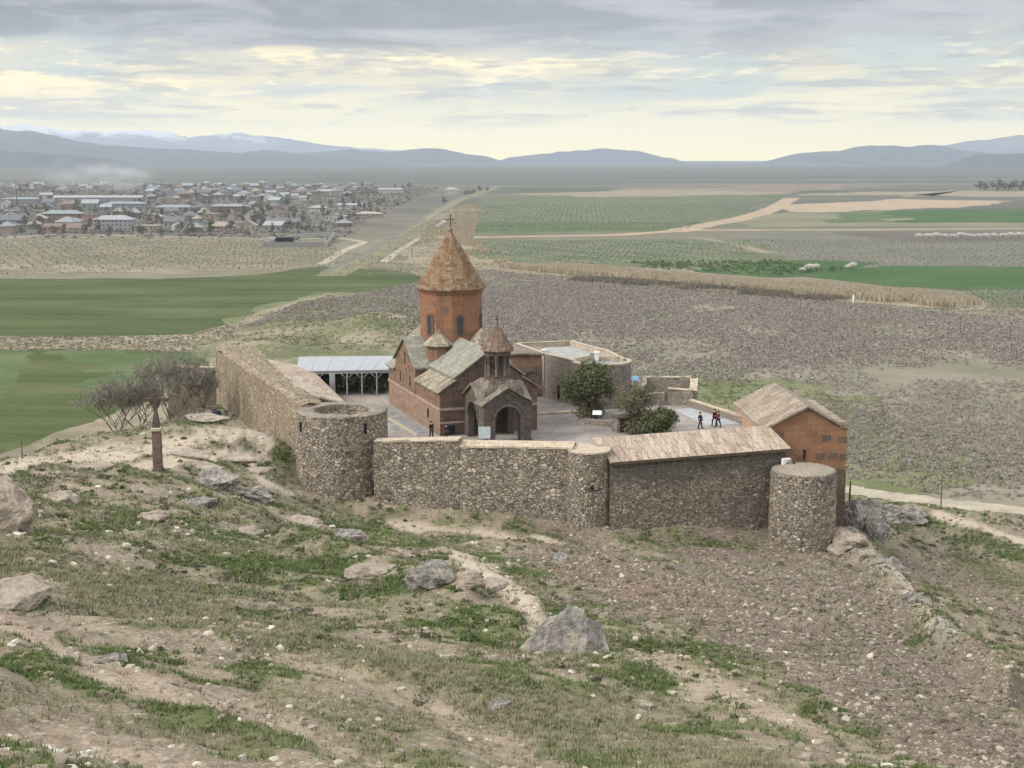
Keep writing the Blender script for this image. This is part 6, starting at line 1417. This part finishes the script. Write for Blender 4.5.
# village and field trees: a few meshes, copied
def far_tree(leaf, h, w, n, size, trunk=True):
    r = empty('field_tree', (0, 0, 0)); mb = MB(); limbs(mb, (0, 0, 0), h * .35, 3, .6, h * .03, 1); mb.build('trunk', BARKG, r)
    V, Fq, ti = crown_mesh(lumps(w, h, 12, int(rng.integers(1 << 30)), .3), n, size, leaf); np_mesh('crown', V, Fq, LEAF[leaf], r, attrs=dict(tint=ti)); return r
FT = [far_tree('village', 8, 8, 380, .42), far_tree('village', 6, 7, 320, .4), far_tree('village', 10, 6, 380, .42), far_tree('grn', 8, 7, 420, .42)]
usedp = set()
def put_tree(k, g, s, label, group, name='field_tree'):
    r = FT[k] if k not in usedp else copy_tree(FT[k]); usedp.add(k)
    r.location = (g.x, g.y, 0); r.scale = (s * (.8 + .4 * random.random()), s, s); r.rotation_euler.z = random.random() * 6.28
    r.name = name; tag(r, label, 'tree', group)
nv = 0
while nv < 290:
    py = 187 + 50 * random.random() ** 1.1; px_ = -25 + 480 * random.random()
    if px_ > 440 - (py - 190) * 2.4: continue
    g = at_z(px_, py, 0); gk = random.random() < .10; s_ = .7 + .6 * random.random()
    lab = ('green leafy tree' if gk else 'grey brown leafless tree') + (' in the front rows of the village' if py > 216 else ' among the middle rows of village roofs' if py > 202 else ' at the far side of the village')
    put_tree(3 if gk else random.randrange(3), g, s_, lab, 'trees among the village houses'); nv += 1
for x_, y_ in ((444, 205), (466, 197), (470, 195), (474, 194), (480, 192), (488, 191)):
    put_tree(random.randrange(2), at_z(x_, y_, 0), 1.3, 'grey leafless tree beside the diagonal road near its far end', 'trees along the diagonal road')
for i in range(26):
    x_ = 978 + i * 4 + random.random() * 3; put_tree([0, 1, 3][i % 3] if i % 3 < 2 else 0, at_z(x_, 190 + random.random() * 1.2, 0), 1.5 + random.random(), 'dark tree in the far copse at the right edge of the fields', 'trees of the far copse')
r0 = empty('blossom_tree', (0, 0, 0)); mb = MB(); limbs(mb, (0, 0, 0), 1.6, 3, .8, .18, 1); mb.build('trunk', BARK, r0)
V, Fq, ti = crown_mesh([(x * w_, y * w_, 3.3 + z, 1.7, 1.7, 1.2) for x, y, z, w_ in ((0, 0, .4, 1), (1.4, .2, 0, 1), (-1.3, .4, 0, 1), (.2, 1.3, 0, 1), (-.2, -1.3, 0, 1))], 420, .34, 'blossom'); np_mesh('crown', V, Fq, LEAF['blossom'], r0, attrs=dict(tint=ti))
for i, x_ in enumerate((919, 928, 936, 945, 953, 961, 970, 978, 986, 994, 1003, 1011, 1019, 1028)):
    r = r0 if i == 0 else copy_tree(r0); g = at_z(x_, 239.5 - (.8 if i > 8 else 0), 0); s = .95 + .35 * random.random()
    r.location = (g.x, g.y, 0); r.scale = (s, s, s * .9); r.rotation_euler.z = random.random() * 6
    tag(r, 'white blossoming fruit tree in the single row across the dark field', 'tree', 'blossom trees in the row')
for x_, y_, s in ((810, 272, .9), (816, 271, .8), (853, 269.5, .8), (848, 270, .6), (803, 273, .6)):
    r = copy_tree(r0); g = at_z(x_, y_, 0); r.location = (g.x, g.y, 0); r.scale = (s, s, s); tag(r, 'small white blossoming bush by the edge of the bright green field', 'tree', 'blossom bushes by the green field')
# smoke drifting over the village
t = NT('smoke'); t.n.remove(t.b); pv_ = t.node('VolumePrincipled'); pv_.inputs['Color'].default_value = (.9, .92, .95, 1); o = t.obj()
rr_ = t.node('VectorMath', operation='LENGTH'); t.put(rr_.inputs[0], o); dn_ = t.math('MULTIPLY', t.math('MULTIPLY', t.step(rr_.outputs['Value'], 1., .25), t.step(t.noise(o, 2.2, 4, .6), .4, .7)), .022)
t.put(pv_.inputs['Density'], dn_); t.t.links.new(pv_.outputs[0], t.n['Material Output'].inputs['Volume'])
for x_, y_, wx, wz, lab in ((112, 187, 60, 30, 'pale smoke plume rising from the middle of the village'), (78, 186, 110, 34, 'thin smoke drifting left over the village roofs')):
    g = at_z(x_, 197, 0); mb = MB(); mb.lathe([(.05, -1), (.5, -.87), (.87, -.5), (1, 0), (.87, .5), (.5, .87), (.05, 1)], 24, (0, 0)); ob = mb.build('smoke', t.mat); ob.location = (g.x, g.y + 60, wz * .95); ob.scale = (wx, 50, wz * .9); tag(ob, lab, 'smoke', kind='stuff')
# ================================================================ CAMERA, SKY, SUN
cam = bpy.data.cameras.new('camera'); co = bpy.data.objects.new('camera', cam); COL.objects.link(co)
co.location = (0, 0, H); co.rotation_euler = (PI / 2 - PITCH, 0, 0)
cam.sensor_width = 36; cam.lens = F / 1024 * 36; cam.clip_start = .5; cam.clip_end = 200000
S.camera = co
SUN_EL, SUN_AZ = math.radians(40), math.radians(-112)     # azimuth from the view direction, negative = left
sd = Vector((math.sin(SUN_AZ) * math.cos(SUN_EL), math.cos(SUN_AZ) * math.cos(SUN_EL), math.sin(SUN_EL)))
sun = bpy.data.lights.new('sun', 'SUN'); so = bpy.data.objects.new('sun', sun); COL.objects.link(so)
sun.energy = 1.65; sun.angle = math.radians(10); sun.color = (1, .95, .86)
so.rotation_euler = (-sd).to_track_quat('-Z', 'Y').to_euler(); so.location = (-200, 0, 300)
w = bpy.data.worlds.new('World'); S.world = w; w.use_nodes = True
class WT(NT):
    def __init__(s): s.t = w.node_tree; s.n = s.t.nodes; s.co = None
t = WT(); bg = t.n['Background']; out = t.n['World Output']
sky = t.node('TexSky', sky_type='NISHITA'); sky.sun_disc = False; sky.sun_elevation = SUN_EL; sky.sun_rotation = SUN_AZ; sky.dust_density = 2
d = t.node('TexCoord').outputs['Generated']
x, y, z = t.sep(d)
el = t.math('MULTIPLY', t.math('ARCSINE', z), 180 / PI)              # degrees above the horizon
az = t.math('MULTIPLY', t.math('ARCTAN2', x, y), 180 / PI)
nsky = t.mix(1., sky.outputs[0], (.1, .1, .1), 'MULTIPLY')
def cl(sx, sy, off, detail=6, rough=.6, dist=.3):
    return t.noise(t.comb(t.math('MULTIPLY', az, sx), t.math('MULTIPLY', el, sy), off), 1., detail, rough, dist)
# pale veil over everything low down (colours are halved here, the background strength doubles them)
def hv(c): return tuple(q * .5 for q in c)
veil = t.ramp(t.math('MULTIPLY', el, .1), [(0, hv((1.72, 1.40, .55))), (.12, hv((1.48, 1.20, .54))), (.3, hv((.76, .65, .38))), (.5, hv((.46, .44, .385))), (.65, hv((.36, .36, .39))), (1, hv((.42, .42, .44)))])
side = t.step(az, -22, 22)
band = t.math('MULTIPLY', t.step(el, .9, 1.8), t.step(el, 5.6, 4.2))
c1 = t.math('ADD', t.math('MULTIPLY', cl(.18, 1.3, 3.1, 8, .62, .4), .6), t.math('MULTIPLY', cl(.55, 2.6, 31., 8, .65, .5), .4))
c1m = t.math('MULTIPLY', t.step(t.math('SUBTRACT', c1, t.math('MULTIPLY', side, .05)), .48, .56), band)
gap = t.math('MULTIPLY', t.step(cl(.10, .7, 9.7), .44, .60), t.math('MULTIPLY', t.step(el, 1.5, 2.6), t.step(el, 5.4, 4.4)))
base = t.mix(t.math('MULTIPLY', gap, .8), veil, hv((.42, .48, .44)))
base = t.mix(t.math('MULTIPLY', c1m, .95), base, t.mix(side, hv((1.10, .86, .42)), hv((.88, .77, .50))))
c1s = t.math('MULTIPLY', t.step(cl(.26, 2.4, 5.5, 7, .62, .4), .50, .62), band)
base = t.mix(t.math('MULTIPLY', c1s, .55), base, hv((.27, .265, .265)))
c2 = cl(.07, .55, 14.2, 6, .6)
top = t.step(t.math('ADD', el, t.math('MULTIPLY', t.math('SUBTRACT', c2, .5), 4.5)), 3.7, 5.2)
greyl = t.mix(t.step(cl(.12, .8, 22., 7, .62, .5), .40, .62), t.mix(side, hv((.14, .145, .17)), hv((.235, .24, .26))), t.mix(side, hv((.33, .33, .35)), hv((.38, .38, .39))))
base = t.mix(t.math('MULTIPLY', top, .92), base, greyl)
# overhead: bright broken overcast, blue between
over = t.noise(t.comb(t.math('DIVIDE', x, t.math('ADD', z, .15)), t.math('DIVIDE', y, t.math('ADD', z, .15)), 0.), .9, 6, .6)
overc = t.mix(t.step(over, .3, .55), nsky, (.52, .515, .50))
base = t.mix(t.step(el, 6.8, 16), base, overc)
t.put(bg.inputs['Color'], base); bg.inputs['Strength'].default_value = 2.0
# haze
hz = NT('haze'); hz.n.remove(hz.b)
pv = hz.node('VolumePrincipled'); pv.inputs['Color'].default_value = (.70, .82, .97, 1); pv.inputs['Density'].default_value = HAZE
pv.inputs['Anisotropy'].default_value = .2
hz.t.links.new(pv.outputs[0], hz.n['Material Output'].inputs['Volume'])
mb = MB(); mb.box(-22000, 22000, -1200, 22000, -8, 660)
tag(mb.build('haze', hz.mat), kind='stuff')
S.view_settings.view_transform = 'Standard'; S.view_settings.look = 'None'; S.view_settings.exposure = .70; S.view_settings.gamma = 1
S.view_settings.use_curve_mapping = False
S.render.engine = 'CYCLES'
cy = S.cycles; cy.max_bounces = 4; cy.diffuse_bounces = 2; cy.glossy_bounces = 2; cy.transmission_bounces = 2; cy.volume_bounces = 0; cy.use_adaptive_sampling = True; cy.adaptive_threshold = .02; cy.transparent_max_bounces = 6
cy.use_denoising = True
try: cy.denoiser = 'OPENIMAGEDENOISE'
except Exception: pass
cy.caustics_reflective = False; cy.caustics_refractive = False
